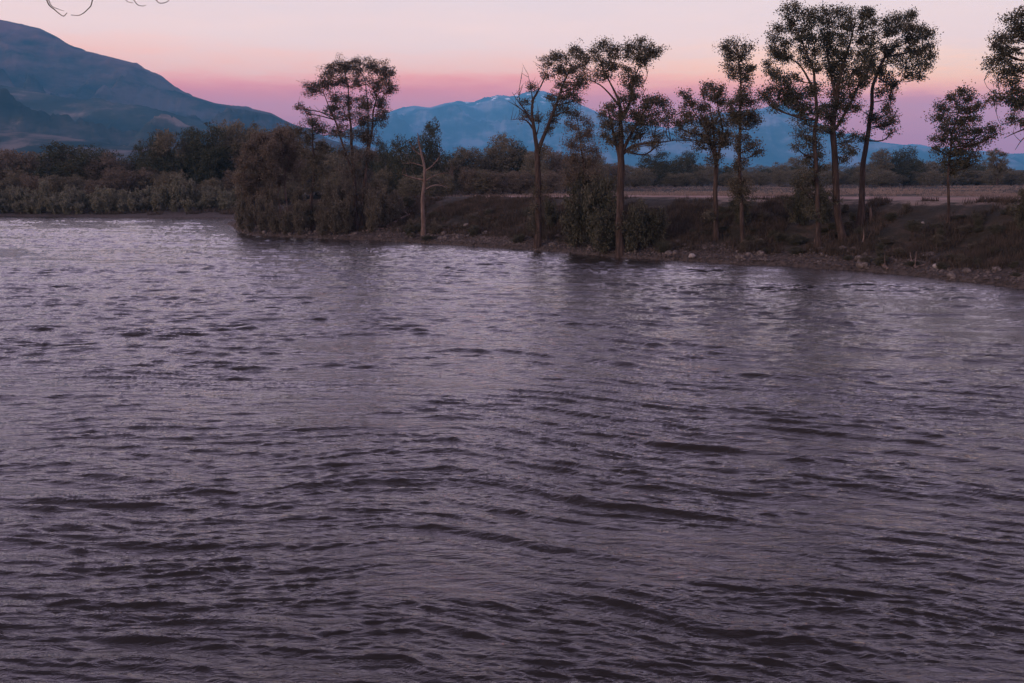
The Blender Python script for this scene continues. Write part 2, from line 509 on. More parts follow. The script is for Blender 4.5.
mountain('mountain_range', 'blue distant mountain range with a few snow streaks near its peak', [(180, 160), (250, 150), (300, 142), (340, 134), (366, 121), (383, 114), (400, 108), (414, 105.5), (430, 107.5), (445, 103), (456, 101.5), (472, 104), (484, 99), (497, 96), (512, 97),
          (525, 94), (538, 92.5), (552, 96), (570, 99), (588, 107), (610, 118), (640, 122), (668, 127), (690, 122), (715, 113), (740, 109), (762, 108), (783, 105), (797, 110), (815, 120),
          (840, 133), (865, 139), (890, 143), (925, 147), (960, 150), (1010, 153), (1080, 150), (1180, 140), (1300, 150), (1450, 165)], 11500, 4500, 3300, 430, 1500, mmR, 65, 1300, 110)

# ------------------------------------------------------------------ foliage and branches
class Tubes:
    def __init__(s): s.v = []; s.f = []; s.n = 0

    def add(s, pts, rad, sides=6):
        pts = np.asarray(pts, float); rad = np.asarray(rad, float); k = len(pts)
        tan = np.gradient(pts, axis=0)
        tan /= np.linalg.norm(tan, axis=1)[:, None] + 1e-9
        ref = np.array([0.0, 1, 0]) if abs(tan[:, 1]).mean() < .8 else np.array([1.0, 0, 0])
        u = np.cross(tan, ref); u /= np.linalg.norm(u, axis=1)[:, None] + 1e-9
        w = np.cross(tan, u)
        a = np.arange(sides) * 2 * math.pi / sides
        ring = pts[:, None, :] + rad[:, None, None] * (np.cos(a)[None, :, None] * u[:, None, :] + np.sin(a)[None, :, None] * w[:, None, :])
        s.v.append(ring.reshape(-1, 3))
        i = np.arange(k - 1)[:, None] * sides; j = np.arange(sides)[None, :]; j2 = (j + 1) % sides
        s.f.append((np.stack([i + j, i + j2, i + sides + j2, i + sides + j], -1).reshape(-1, 4)) + s.n)
        s.n += k * sides

    def build(s, name, mat, parent, origin=(0, 0, 0)):
        return mesh_np(name, np.concatenate(s.v) - np.asarray(origin), np.concatenate(s.f), mat, parent, smooth=True)


def spline(pts, n):
    """Catmull-Rom through control rows (any columns)"""
    p = np.asarray(pts, float)
    if len(p) == 2: return p[0] + (p[1] - p[0]) * np.linspace(0, 1, n)[:, None]
    q = np.vstack([2 * p[0] - p[1], p, 2 * p[-1] - p[-2]])
    out = []
    T = np.linspace(0, len(p) - 1 - 1e-9, n)
    for t in T:
        i = int(t); u = t - i
        a, b, c, d = q[i], q[i + 1], q[i + 2], q[i + 3]
        out.append(.5 * (2 * b + (c - a) * u + (2 * a - 5 * b + 4 * c - d) * u * u + (3 * b - a - 3 * c + d) * u ** 3))
    return np.array(out)


def leaves(centres, size, rng, up=0.0, aspect=.6):
    """one diamond quad per leaf"""
    n = len(centres)
    a = rng.normal(size=(n, 3)); a[:, 2] += up; a /= np.linalg.norm(a, axis=1)[:, None]
    b = rng.normal(size=(n, 3)); b -= a * (a * b).sum(1)[:, None]; b /= np.linalg.norm(b, axis=1)[:, None]
    s = (size * rng.uniform(.6, 1.3, n))[:, None]
    c = np.asarray(centres)
    v = np.stack([c - a * s * .5, c + b * s * .5 * aspect, c + a * s * .5, c - b * s * .5 * aspect], 1).reshape(-1, 3)
    f = np.arange(n * 4).reshape(n, 4)
    return v, f


def in_ball(n, rng, hollow=.33):
    d = rng.normal(size=(n, 3)); d /= np.linalg.norm(d, axis=1)[:, None]
    return d * (rng.uniform(0, 1, n) ** hollow)[:, None]


def tree(name, label, cat, base, trunks, clumps, leaf='leaf_cotton', bark='bark', size=.128, dens=1.0, bare=(), seed=1, group=None, wisp=0.0, flare=1.4, girth=.66, depthf=.6, basept=None):
    """base px -> ground; trunks/bare: lists of (px,py,r[,dy]); clumps (cx,cy,rx,ry[,density])"""
    rng = np.random.default_rng(seed)
    B = hit(*base) if basept is None else np.asarray(basept, float)
    Y0 = B[1]; mpp = Y0 / F
    root = empty(name, B, label, cat, group)
    tb = Tubes(); skel = []
    for ti, t in enumerate(trunks):
        rows = []
        for q in t:
            p = at(q[0], q[1], Y0 + (q[3] if len(q) > 3 else 0))
            rows.append([*p, q[2]])
        rows = np.array(rows)
        if ti == 0 or t[0][1] >= base[1] - 4:
            rows[0, 2] = min(rows[0, 2], g1(rows[0, 0], rows[0, 1]) + .05)
            foot = rows[0].copy(); foot[2] -= .5; foot[3] *= flare * 1.15
            rows[0, 3] *= flare
            up = rows[0] + (rows[1] - rows[0]) * min(.9 / (np.linalg.norm(rows[1, :3] - rows[0, :3]) + 1e-6), .4); up[3] = rows[0, 3] / flare
            rows = np.vstack([foot, rows[0], up, rows[1:]])
        n = max(8, int(len(rows) * 6))
        sp = spline(rows, n)
        wob = np.stack([fbm(sp[:, 2], sp[:, 2] * 0 + ti, 2.2, 2, seed + 5), fbm(sp[:, 2], sp[:, 2] * 0 + ti, 2.2, 2, seed + 9)], 1) * .28
        wob *= np.linspace(0, 1, n)[:, None] ** .5
        sp[:, 0] += wob[:, 0]; sp[:, 1] += wob[:, 1]
        sp[:, 3] = np.maximum(sp[:, 3], .015)
        tb.add(sp[:, :3], sp[:, 3] * girth, 9)
        skel.append(sp)
    for t in bare:
        rows = np.array([[*at(q[0], q[1], Y0 + (q[3] if len(q) > 3 else 0)), q[2]] for q in t])
        sp = spline(rows, len(rows) * 5)
        tb.add(sp[:, :3], np.maximum(sp[:, 3], .012), 5)
        # a few side twigs
        for k in range(int(len(rows) * 1.5)):
            i = rng.integers(len(sp) // 4, len(sp))
            dr = rng.normal(size=3); dr[1] *= .5; dr[2] = abs(dr[2]) + .4; dr /= np.linalg.norm(dr)
            L = rng.uniform(.35, 1.1); s0 = sp[i, :3]
            tb.add([s0, s0 + dr * L * .5, s0 + dr * L + [0, 0, .1 * L]], [.02, .015, .008], 4)
    S = np.vstack(skel)
    # keep limbs from starting in the lowest part of the trunk
    zlo = B[2] + .18 * (S[:, 2].max() - B[2])
    LC = []
    if len(clumps) > 8 and name == 'cottonwood_tree':          # small sprays growing from the bare part of the stems
        for k in range(11):
            sp = skel[rng.integers(len(skel))]; q = sp[rng.integers(int(len(sp) * .35), int(len(sp) * .8))]
            yc = q[1]; u = q[0] / yc; dz = (q[2] - CAM_H) / yc; yy = (dz * CT + ST) / (CT - dz * ST)
            clumps = clumps + [(512 + u * (CT + yy * ST) * F + rng.uniform(-6, 6), 341.5 - yy * F + rng.uniform(-4, 4), rng.uniform(3, 7), rng.uniform(3, 6), .65)]
    for cl in clumps:
        cx, cy, rx, ry = cl[:4]; dd = cl[4] if len(cl) > 4 else 1.0
        R = np.array([rx, (rx + ry) * depthf, ry]) * mpp
        c = at(cx, cy, Y0); c[1] += rng.uniform(-1, 1) * (rx + ry) * mpp * .45
        c[0] = c[0] * c[1] / Y0; c[2] = CAM_H + (c[2] - CAM_H) * c[1] / Y0
        dist = np.linalg.norm(S[:, :3] - c, axis=1)
        pen = np.where(S[:, 2] > c[2] - .25 * dist, 3.0 + (S[:, 2] - c[2] + .25 * dist), 0) + np.where(S[:, 2] < zlo, 4, 0)
        k = int(np.argmin(dist + pen)); s0 = S[k, :3]; L = dist[k]
        r0 = min(S[k, 3] * .65, .02 + .022 * L)
        c_in = c - np.array([0, 0, R[2] * .35])
        mid = (s0 + c_in) / 2 + rng.normal(size=3) * .10 * L + np.array([0, 0, -.06 * L])
        lp = spline(np.array([s0, mid, c_in, c + [0, 0, R[2] * .5]]), 10)
        tb.add(lp, np.linspace(r0, .018, 10), 5)
        vol = (rx * ry) * mpp * mpp
        nt_ = max(5, int(19 * dens * dd * vol ** .8 * (1.0 + wisp) + 3))
        tips = c + in_ball(nt_, rng, .42) * R * rng.uniform(.6, 1.42, (nt_, 1))
        for tp in tips:
            i = rng.integers(3, 10); s1 = lp[i]
            m_ = (s1 + tp) / 2 + rng.normal(size=3) * .12
            if rng.uniform() < .85: tb.add([s1, m_, tp], [.022, .016, .008], 3)
            nl = int(rng.integers(58, 96) * (1.0 if wisp == 0 else .8))
            off_ = np.linalg.norm((tp - c) / R); nl = int(nl * np.clip(1.75 - off_, .3, 1.15)); sg = rng.uniform(.12, .30) * (1.25 - .3 * min(off_, 1.3))
            ax = tp - s1; ax /= np.linalg.norm(ax) + 1e-6
            pts = tp + np.clip(rng.normal(size=(nl, 3)), -1.7, 1.7) * sg * np.array([1, 1, .75 + wisp]) + ax * np.clip(rng.normal(size=(nl, 1)), -2, 1.2) * sg * .8
            LC.append(pts)
    tb.build('trunk', M[bark], root, B)
    if LC:
        C = np.concatenate(LC)
        v, f = leaves(C - B, size, rng)
        mesh_np('crown', v, f, M[leaf], root)
    return root


G_COT = 'cottonwoods standing along the river bank'
tree('cottonwood_tree', 'big full-crowned cottonwood with several stems on the left end of the bank', 'tree', (357, 229),
     [[(357, 229, .36), (356, 195, .30), (353, 160, .25), (350, 120, .16), (349, 85, .07)],
      [(361, 228, .30), (364, 190, .25), (369, 150, .2), (374, 115, .13), (380, 82, .05)],
      [(353, 175, .2), (341, 140, .16), (332, 112, .1), (324, 92, .05)],
      [(366, 170, .16), (368, 120, .12), (366, 80, .05)]],
     [(314, 89, 11, 9), (325, 82, 9, 9), (331, 70, 10, 8), (345, 66, 13, 8), (360, 66, 14, 8), (375, 68, 13, 9), (386, 74, 9, 9), (389, 88, 7, 10), (340, 82, 12, 8, .8), (357, 82, 12, 9, .8),
      (374, 88, 12, 10, .8), (335, 98, 9, 8, .7), (348, 102, 11, 9, .8), (365, 105, 12, 10, .8), (381, 104, 9, 10, .8), (345, 116, 10, 8, .8), (360, 120, 11, 9, .8), (376, 120, 9, 9, .8), (384, 116, 6, 7, .7), (331, 112, 7, 7, .6),
      (339, 130, 9, 8, .7), (352, 136, 10, 9, .7), (368, 138, 10, 9, .7), (344, 152, 10, 9, .6), (358, 156, 10, 9, .6), (372, 156, 9, 9, .6), (346, 172, 10, 9, .6), (364, 176, 11, 9, .6), (352, 190, 10, 8, .6), (370, 194, 10, 8, .6), (299, 107, 4, 4, .5), (306, 112, 5, 3, .3)],
     seed=11, leaf='leaf_grey', dens=1.35, bare=[[(335, 120, .06), (320, 112, .04), (306, 109, .03), (298, 104, .015)]])
tree('cottonwood_tree', 'slim dark-topped tree directly left of the big many-stemmed cottonwood', 'tree', (313, 230),
     [[(313, 230, .30), (311, 205, .26), (313, 175, .2), (312, 145, .13), (311, 122, .06)]],
     [(312, 121, 11, 6), (302, 130, 9, 6), (320, 130, 10, 7), (309, 140, 13, 7), (322, 146, 9, 8, .8), (304, 152, 10, 8, .7), (314, 160, 11, 8, .6), (322, 172, 9, 9, .6), (306, 172, 9, 9, .6), (313, 188, 10, 8, .6)], leaf='leaf_cotton', seed=12)
tree('spit_tree', 'brown wispy tree nearest the tip of the left spit', 'tree', (255, 226),
     [[(255, 226, .2), (256, 195, .17), (260, 165, .12), (263, 143, .05)], [(250, 226, .16), (246, 195, .12), (243, 170, .06)]],
     [(262, 141, 12, 8), (252, 150, 12, 9), (270, 150, 10, 9), (245, 163, 11, 9), (260, 165, 13, 9), (242, 178, 10, 9), (256, 182, 12, 9), (270, 172, 10, 10), (248, 195, 12, 9), (264, 196, 10, 9)],
     leaf='leaf_brown', seed=13, wisp=.5, size=.17, dens=1.1)
tree('spit_tree', 'brown bushy tree with two pale stems in the middle of the left spit', 'tree', (286, 216),
     [[(288, 216, .15), (286, 195, .14), (283, 165, .1), (282, 138, .05)], [(281, 216, .15), (279, 190, .13), (289, 160, .1), (294, 138, .05)]],
     [(280, 134, 12, 8), (292, 136, 10, 9), (272, 146, 10, 9), (284, 148, 12, 9), (297, 152, 9, 9), (275, 162, 11, 9), (289, 166, 12, 9), (299, 172, 8, 9), (279, 180, 9, 7, .6)],
     leaf='leaf_brown', bark='bark_pale', seed=14, wisp=.5, size=.17, dens=1.1)
# dead snag
tree('dead_snag', 'pale leafless broken snag with crooked top on the bank', 'dead tree', (424, 235),
     [[(424, 235, .34), (423.5, 205, .28), (424, 178, .22), (422, 160, .17), (419, 146, .12), (417.5, 133, .05)]], [], bark='bark_pale', seed=15,
     bare=[[(424, 180, .12), (414, 178, .08), (402, 174, .03)], [(423, 172, .1), (432, 166, .06), (440, 156, .03)], [(424, 190, .1), (436, 185, .06), (449, 188, .02)],
           [(421, 155, .07), (414, 150, .04), (410, 143, .02)], [(423, 166, .08), (412, 163, .04), (403, 164, .02)], [(424, 182, .1), (434, 176, .05), (446, 173, .03), (454, 176, .015)]])
tree('cottonwood_tree', 'forked cottonwood with a bare left limb and a leafy right limb', 'tree', (538, 246),
     [[(538, 246, .46), (538, 215, .42), (538, 180, .40), (538, 148, .36)],
      [(538, 152, .30), (534, 130, .24), (532, 115, .19), (533, 100, .13), (540, 86, .08), (544, 78, .04)],
      [(538, 152, .28), (546, 132, .23), (552, 115, .2), (558, 98, .15), (564, 80, .1), (570, 66, .05)]],
     [(548, 64, 8, 6), (556, 57, 9, 5), (567, 57, 10, 7), (577, 53, 9, 8), (586, 61, 7, 9), (548, 76, 5, 5, .6), (560, 70, 12, 7), (574, 70, 12, 8), (585, 76, 7, 7), (566, 84, 12, 8), (579, 86, 8, 7),
      (562, 97, 11, 8), (575, 98, 9, 7), (560, 108, 10, 7), (553, 120, 7, 7), (551, 98, 4, 7, .6), (544, 148, 5, 8, .4), (570, 112, 6, 5, .7), (549, 130, 5, 5, .5)],
     seed=16, bare=[[(532, 122, .1), (526, 112, .07), (520, 102, .04), (519, 92, .03), (521, 78, .012)], [(534, 130, .1), (527, 121, .07), (519, 119, .04), (511, 120, .015)],
                    [(533, 108, .08), (532, 95, .05), (530, 84, .03), (528, 74, .012)], [(529, 115, .06), (518, 107, .04), (508, 101, .015)], [(526, 112, .05), (517, 100, .03), (512, 92, .012)],
                    [(541, 86, .06), (545, 74, .03), (541, 66, .012)], [(535, 140, .08), (539, 125, .04), (538, 112, .015)], [(533, 100, .05), (538, 92, .03), (537, 80, .012)]])
tree('cottonwood_tree', 'tall open-crowned cottonwood with a long right limb above the dense bank bushes', 'tree', (620, 254),
     [[(620, 254, .50), (620, 215, .46), (620, 180, .43), (620, 155, .40), (622, 130, .28), (622, 110, .2), (618, 95, .13), (606, 72, .06)],
      [(620, 158, .28), (615, 140, .2), (611, 120, .12), (608, 105, .05)],
      [(621, 155, .26), (628, 140, .2), (638, 120, .14), (646, 108, .06)],
      [(622, 120, .18), (630, 100, .14), (634, 80, .1), (644, 58, .05)],
      [(622, 154, .24), (633, 146, .18), (648, 143, .13), (662, 142, .08), (676, 140, .04)],
      [(621, 108, .14), (611, 95, .1), (601, 85, .07), (591, 80, .04)]],
     [(597, 51, 7, 9), (607, 46, 9, 8), (616, 53, 6, 9), (602, 64, 10, 7), (614, 66, 7, 7), (632, 46, 6, 7), (641, 45, 8, 7), (650, 52, 8, 8), (658, 50, 4, 5), (638, 56, 9, 7), (645, 62, 8, 5), (628, 55, 4, 6, .7),
      (606, 77, 8, 5), (597, 76, 5, 5, .6), (628, 72, 8, 6), (630, 85, 9, 8), (638, 78, 6, 6, .8), (624, 98, 9, 8), (634, 98, 9, 8), (612, 108, 9, 8), (621, 116, 11, 8), (634, 112, 10, 8), (645, 105, 8, 7),
      (653, 98, 8, 6), (663, 103, 8, 7), (668, 112, 5, 6), (654, 111, 10, 7), (641, 121, 11, 7), (656, 124, 10, 7), (668, 122, 6, 6, .7), (608, 126, 9, 7, .8), (626, 129, 10, 6), (640, 133, 9, 5, .8),
      (659, 135, 8, 5, .6), (604, 115, 5, 5, .8), (634, 150, 6, 4, .5), (603, 136, 5, 4, .6), (610, 140, 5, 4, .6)],
     seed=17, bare=[[(645, 60, .04), (647, 76, .03), (641, 88, .015)], [(646, 88, .03), (642, 96, .02)], [(672, 140, .05), (690, 141, .03), (700, 145, .012)]])
tree('young_tree', 'small brownish tree between the forked cottonwood and the tall open-crowned one', 'tree', (584, 236),
     [[(584, 236, .2), (583, 200, .17), (583, 165, .13), (580, 140, .07), (577, 120, .04)]],
     [(577, 117, 6, 5, .7), (572, 126, 7, 6, .8), (586, 122, 6, 6, .8), (590, 133, 7, 7, .9), (580, 136, 9, 7), (571, 144, 9, 6, .9), (584, 148, 11, 7), (596, 150, 7, 6, .8), (573, 158, 11, 7), (588, 162, 12, 8), (577, 172, 13, 8), (593, 176, 11, 8), (568, 180, 8, 8)],
     leaf='leaf_brown', seed=18, wisp=.3)
tree('cottonwood_tree', 'short broad cottonwood with low fork, left of the slim two-tiered one', 'tree', (716, 240),
     [[(716, 240, .33), (716, 210, .29), (716, 180, .26), (716, 160, .23), (712, 145, .16), (703, 125, .1), (692, 108, .04)],
      [(716, 165, .18), (721, 145, .14), (723, 125, .1), (717, 98, .05)],
      [(716, 158, .16), (714, 130, .12), (710, 105, .06)]],
     [(686, 97, 6, 7), (692, 105, 7, 8), (684, 113, 6, 8), (703, 94, 6, 7), (712, 88, 8, 6), (722, 90, 6, 7), (714, 99, 9, 7), (702, 108, 8, 7), (724, 102, 7, 6), (681, 126, 7, 6), (692, 121, 9, 7),
      (705, 120, 10, 7), (718, 116, 10, 8), (727, 124, 6, 6, .8), (694, 133, 10, 6), (709, 133, 10, 7), (720, 132, 8, 6, .8), (683, 136, 6, 4, .7), (700, 145, 9, 6, .8), (713, 147, 8, 6, .8), (724, 143, 5, 4, .5)],
     seed=19)
tree('cottonwood_tree', 'slim two-tiered cottonwood with small round top and leafy tuft on its trunk', 'tree', (743, 248),
     [[(743, 248, .25), (742, 215, .23), (740, 180, .21), (739, 140, .17), (739, 105, .13), (739, 80, .1), (737, 50, .04)]],
     [(725, 48, 6, 5), (735, 43, 8, 4), (745, 47, 7, 6), (730, 57, 8, 6), (742, 58, 9, 6), (729, 66, 7, 5, .8), (740, 68, 9, 5), (751, 68, 6, 5), (736, 76, 7, 4, .7), (747, 79, 7, 5), (744, 88, 6, 4, .6),
      (739, 97, 9, 5), (749, 102, 8, 6), (733, 106, 8, 6), (744, 112, 10, 6), (754, 114, 7, 6), (736, 120, 8, 6), (747, 123, 9, 5), (755, 122, 5, 4, .6), (731, 112, 5, 5, .7), (746, 137, 6, 5, .5), (753, 145, 7, 5, .8), (756, 152, 5, 3, .5),
      (738, 186, 7, 6), (746, 190, 7, 7), (740, 197, 8, 6), (744, 180, 6, 5, .7), (737, 146, 5, 6, .4), (740, 165, 5, 7, .4)],
     seed=20)
tree('cottonwood_tree', 'straight cottonwood with ragged left crown, left half of the tallest clump', 'tree', (818, 250),
     [[(818, 250, .32), (818, 220, .27), (816, 180, .24), (815, 140, .21), (815, 100, .17), (812, 70, .13), (803, 45, .08), (792, 22, .04)],
      [(814, 90, .12), (800, 66, .09), (786, 58, .05), (776, 62, .03)],
      [(815, 115, .12), (800, 102, .08), (782, 100, .05), (770, 98, .03)]],
     [(788, 11, 6, 6), (797, 9, 7, 5), (803, 16, 7, 6), (789, 20, 7, 6), (812, 13, 6, 5), (814, 22, 8, 7), (779, 29, 7, 6), (791, 31, 9, 6), (804, 29, 9, 7), (774, 40, 6, 7), (784, 42, 8, 6), (774, 51, 6, 5), (784, 51, 7, 4, .8),
      (800, 40, 9, 6), (812, 38, 9, 7), (803, 51, 7, 5, .8), (815, 52, 8, 7), (806, 62, 8, 7), (816, 67, 8, 7), (769, 67, 6, 5), (775, 73, 8, 5), (784, 80, 8, 6), (795, 78, 6, 5, .7), (772, 88, 9, 6), (764, 95, 7, 6), (780, 93, 9, 6),
      (792, 90, 9, 7), (770, 102, 8, 5), (785, 102, 8, 5), (800, 96, 9, 7), (812, 92, 9, 8), (806, 106, 10, 7), (816, 112, 9, 8), (800, 114, 7, 5, .8), (775, 108, 5, 3, .5), (806, 122, 9, 6), (818, 128, 9, 7), (801, 133, 6, 5, .7), (810, 140, 10, 6), (797, 146, 6, 5, .7),
      (816, 152, 10, 7), (806, 160, 7, 6, .8), (818, 168, 10, 7), (806, 176, 9, 6), (797, 184, 8, 5, .8), (815, 184, 11, 7), (803, 192, 9, 6), (818, 198, 9, 8), (812, 210, 8, 6, .8)],
     seed=21, leaf='leaf_dark')
tree('cottonwood_tree', 'thick-trunked cottonwood with long curved root, the densest crown of the tallest clump', 'tree', (843, 243),
     [[(843, 243, .42), (838, 215, .40), (837, 185, .37), (835, 155, .34), (833, 125, .31), (836, 100, .25), (843, 70, .18), (850, 40, .1), (855, 18, .04)],
      [(835, 130, .2), (845, 112, .14), (856, 90, .1), (866, 62, .06), (872, 38, .03)],
      [(836, 102, .15), (830, 75, .12), (826, 45, .07), (828, 18, .03)]],
     [(826, 12, 8, 5), (838, 12, 8, 5), (849, 14, 8, 6), (826, 24, 9, 6), (838, 25, 9, 7), (851, 27, 9, 7), (862, 14, 7, 6), (868, 12, 5, 5), (873, 21, 6, 7), (863, 27, 9, 7), (875, 33, 5, 6), (832, 38, 10, 7), (846, 41, 10, 8), (860, 41, 9, 7),
      (871, 44, 6, 7), (827, 51, 8, 7), (838, 54, 10, 8), (851, 57, 11, 8), (864, 57, 9, 7), (873, 56, 4, 5, .7), (830, 65, 8, 7, .8), (843, 69, 11, 8), (856, 71, 10, 8), (866, 68, 6, 6, .8), (835, 80, 9, 7), (849, 84, 11, 8), (862, 80, 6, 7, .8), (838, 93, 10, 7),
      (852, 96, 9, 6), (833, 105, 9, 7), (845, 107, 9, 6), (856, 108, 7, 5, .7), (830, 117, 6, 6, .7), (842, 119, 8, 5, .7), (827, 130, 5, 5, .5), (844, 146, 7, 5, .7), (851, 152, 6, 4, .6), (845, 160, 7, 4, .5), (840, 135, 6, 5, .4), (853, 137, 4, 3, .5)],
     seed=22, leaf='leaf_dark',
     bare=[[(843, 232, .2), (846, 243, .17), (851, 250, .14), (857, 256, .1), (868, 261, .06), (874, 260, .03)]])
tree('cottonwood_tree', 'leaning cottonwood curving right with windswept crown and bare lower trunk', 'tree', (860, 224),
     [[(860, 224, .42), (861, 195, .34), (863, 165, .30), (867, 135, .26), (871, 108, .22), (876, 80, .18), (883, 62, .14), (891, 50, .1), (903, 45, .06), (915, 38, .03)],
      [(884, 60, .09), (886, 48, .07), (888, 36, .03)],
      [(876, 82, .1), (873, 68, .06), (870, 58, .03)],
      [(878, 78, .08), (888, 84, .06), (898, 82, .03)]],
     [(886, 22, 6, 6), (896, 19, 7, 6), (907, 17, 8, 5), (909, 26, 9, 6), (896, 29, 8, 6), (886, 32, 6, 6, .8), (912, 13, 3, 4, .7), (920, 28, 7, 5), (928, 32, 5, 6), (907, 37, 9, 6), (918, 39, 9, 7), (928, 44, 6, 6), (909, 49, 9, 6), (920, 53, 9, 7),
      (929, 56, 5, 6), (906, 59, 8, 6), (915, 66, 8, 6), (926, 67, 6, 5, .8), (903, 68, 6, 5, .8), (920, 76, 5, 4, .7), (908, 76, 4, 4, .5), (897, 60, 4, 5, .5), (887, 76, 7, 6), (893, 86, 6, 7), (884, 90, 7, 6), (890, 97, 5, 4, .8), (895, 45, 4, 4, .6),
      (886, 113, 8, 5), (893, 121, 7, 5), (883, 125, 6, 4), (891, 131, 6, 4, .8), (886, 108, 3, 3, .6), (875, 120, 4, 4, .5)],
     seed=23, leaf='leaf_dark')
tree('young_cottonwood', 'small free-standing round tree with thin straight trunk on the open meadow edge', 'tree', (948, 222),
     [[(948, 222, .17), (948, 200, .15), (949, 175, .13), (951, 145, .1), (957, 115, .06), (960, 98, .03)]],
     [(953, 98, 6, 4), (963, 92, 7, 4), (970, 98, 6, 5), (944, 107, 8, 5), (957, 107, 9, 6), (970, 109, 8, 5), (977, 107, 4, 4, .8), (937, 116, 6, 4, .9), (949, 118, 9, 6), (962, 120, 10, 6), (975, 118, 6, 5), (940, 127, 7, 5), (953, 130, 10, 6), (968, 131, 10, 6),
      (981, 131, 8, 4), (992, 128, 7, 4), (994, 134, 4, 3, .7), (940, 138, 8, 5), (954, 141, 10, 6), (970, 142, 10, 6), (983, 141, 6, 4, .7), (935, 148, 6, 4, .8), (947, 151, 9, 6), (961, 153, 10, 6), (974, 154, 8, 5), (943, 160, 7, 5, .8), (956, 163, 10, 5), (969, 164, 8, 5), (952, 172, 6, 4, .6)],
     seed=24, leaf='leaf_dark')
tree('cottonwood_tree', 'large cottonwood cut off by the right edge with leafy branches reaching in', 'tree', (1052, 232),
     [[(1052, 232, .42), (1052, 190, .36), (1048, 150, .31), (1042, 115, .25), (1036, 80, .18), (1028, 50, .1), (1020, 25, .05)],
      [(1046, 140, .14), (1034, 128, .1), (1020, 122, .06), (1002, 124, .02)],
      [(1044, 118, .12), (1030, 105, .08), (1015, 103, .05), (999, 100, .02)],
      [(1042, 110, .16), (1060, 85, .12), (1070, 60, .06)]],
     [(1012, 18, 6, 5), (1022, 15, 7, 6), (1016, 28, 8, 6), (1000, 38, 7, 5), (1011, 38, 8, 6), (1023, 34, 8, 7), (995, 46, 5, 4), (1004, 50, 8, 5), (1016, 50, 9, 6), (991, 63, 4, 4), (1000, 60, 7, 5), (1012, 62, 8, 6, .8), (998, 71, 7, 4, .8), (1010, 73, 8, 5, .8), (1022, 70, 7, 6, .8),
      (1004, 80, 6, 4, .7), (1015, 82, 7, 5, .7), (1012, 92, 8, 5), (1022, 92, 7, 6), (1001, 97, 7, 4, .9), (1013, 101, 8, 4, .9), (993, 99, 3, 2, .7), (1023, 103, 6, 4, .8), (1034, 20, 9, 8), (1045, 35, 10, 9), (1060, 30, 11, 9), (1035, 55, 10, 9), (1050, 60, 11, 9), (1070, 50, 11, 10),
      (1080, 70, 10, 9), (1060, 80, 11, 9), (1038, 85, 9, 8), (1075, 90, 10, 8), (1055, 100, 9, 8), (1085, 108, 8, 7)],
     seed=25, leaf='leaf_dark', bare=[[(1030, 127, .06), (1017, 132, .04), (1004, 138, .015)], [(1034, 130, .06), (1022, 140, .03), (1015, 150, .012)]])


# ------------------------------------------------------------------ bushes, distant trees: templates and copies
def make_bush(h, w, seed, leaf, ntuft=110, size=.15, upright=.6):
    rng = np.random.default_rng(seed)
    tb = Tubes(); LC = []
    nst = 11
    stems = []
    for k in range(nst):
        a = rng.uniform(0, 2 * math.pi); rr = rng.uniform(.15, 1) * w * .5
        hh = h * rng.uniform(.6, 1.0) * (1 - .35 * (rr / (w * .5)) ** 2)
        s = np.array([math.cos(a) * rr * .15, math.sin(a) * rr * .15, -.15])
        e = np.array([math.cos(a) * rr, math.sin(a) * rr, hh])
        m = (s + e) / 2 + [math.cos(a) * rr * -.1, math.sin(a) * rr * -.1, .05 * h]
        sp = spline([s, m, e], 8); stems.append(sp)
        tb.add(sp, np.linspace(.035, .01, 8), 4)
    for k in range(ntuft):
        sp = stems[rng.integers(nst)]; t = rng.uniform(.12, 1) ** .8 * 7
        i = min(int(t), 6); p = sp[i] + (sp[i + 1] - sp[i]) * (t - i)
        tip = p + in_ball(1, rng, .5)[0] * np.array([w * .26, w * .26, h * .16])
        tip[2] = max(tip[2], .08 * h)
        tb.add([p, (p + tip) / 2 + [0, 0, .03], tip], [.012, .01, .006], 3)
        nl = rng.integers(22, 40)
        LC.append(tip + rng.normal(size=(nl, 3)) * np.array([.13, .13, .11 + .05 * upright]) * (w + h) * .16)
    v, f = leaves(np.concatenate(LC), size, rng, up=upright)
    return tb, v, f, leaf


def make_far_tree(h, w, seed, leaf, nlobe=13, low=.04, size=.29, dens=1.0):
    rng = np.random.default_rng(seed)
    tb = Tubes(); LC = []
    lean = rng.normal(size=2) * .04 * h
    top = np.array([lean[0], lean[1], h * .85])
    tr = spline([[0, 0, -.3], [lean[0] * .1, lean[1] * .1, h * .3], top], 9)
    tb.add(tr, np.linspace(.025 * h, .03, 9), 6)
    for k in range(nlobe):
        t = (k + .5) / nlobe
        prof = max(.05, 1 - abs((t - .5) / .62) ** 2.6) ** .5
        a = k * 2.4 + rng.uniform(-.5, .5)
        R = np.array([1, 1, .8]) * w * rng.uniform(.2, .29)
        z = h * low + R[2] * .7 + (h * (1 - low) - R[2] * 1.55) * t * rng.uniform(.93, 1.04)
        rr = max(0, w * .5 * prof * rng.uniform(.85, 1.15) - R[0] * .7)
        c = np.array([math.cos(a) * rr + lean[0] * t, math.sin(a) * rr + lean[1] * t, z])
        i = int(np.clip((c[2] / h * .8) * 8, 1, 7))
        tb.add(spline([tr[i], (tr[i] + c) / 2 - [0, 0, .03 * h], c], 5), np.linspace(.011 * h, .02, 5), 4)
        n = int(44 * dens)
        tips = c + in_ball(n, rng, .35) * R
        for tp in tips:
            nl = rng.integers(12, 20)
            LC.append(tp + np.clip(rng.normal(size=(nl, 3)), -1.6, 1.6) * np.array([1, 1, .8]) * .038 * w)
    v, f = leaves(np.concatenate(LC), size, rng, up=.2, aspect=.7)
    return tb, v, f, leaf


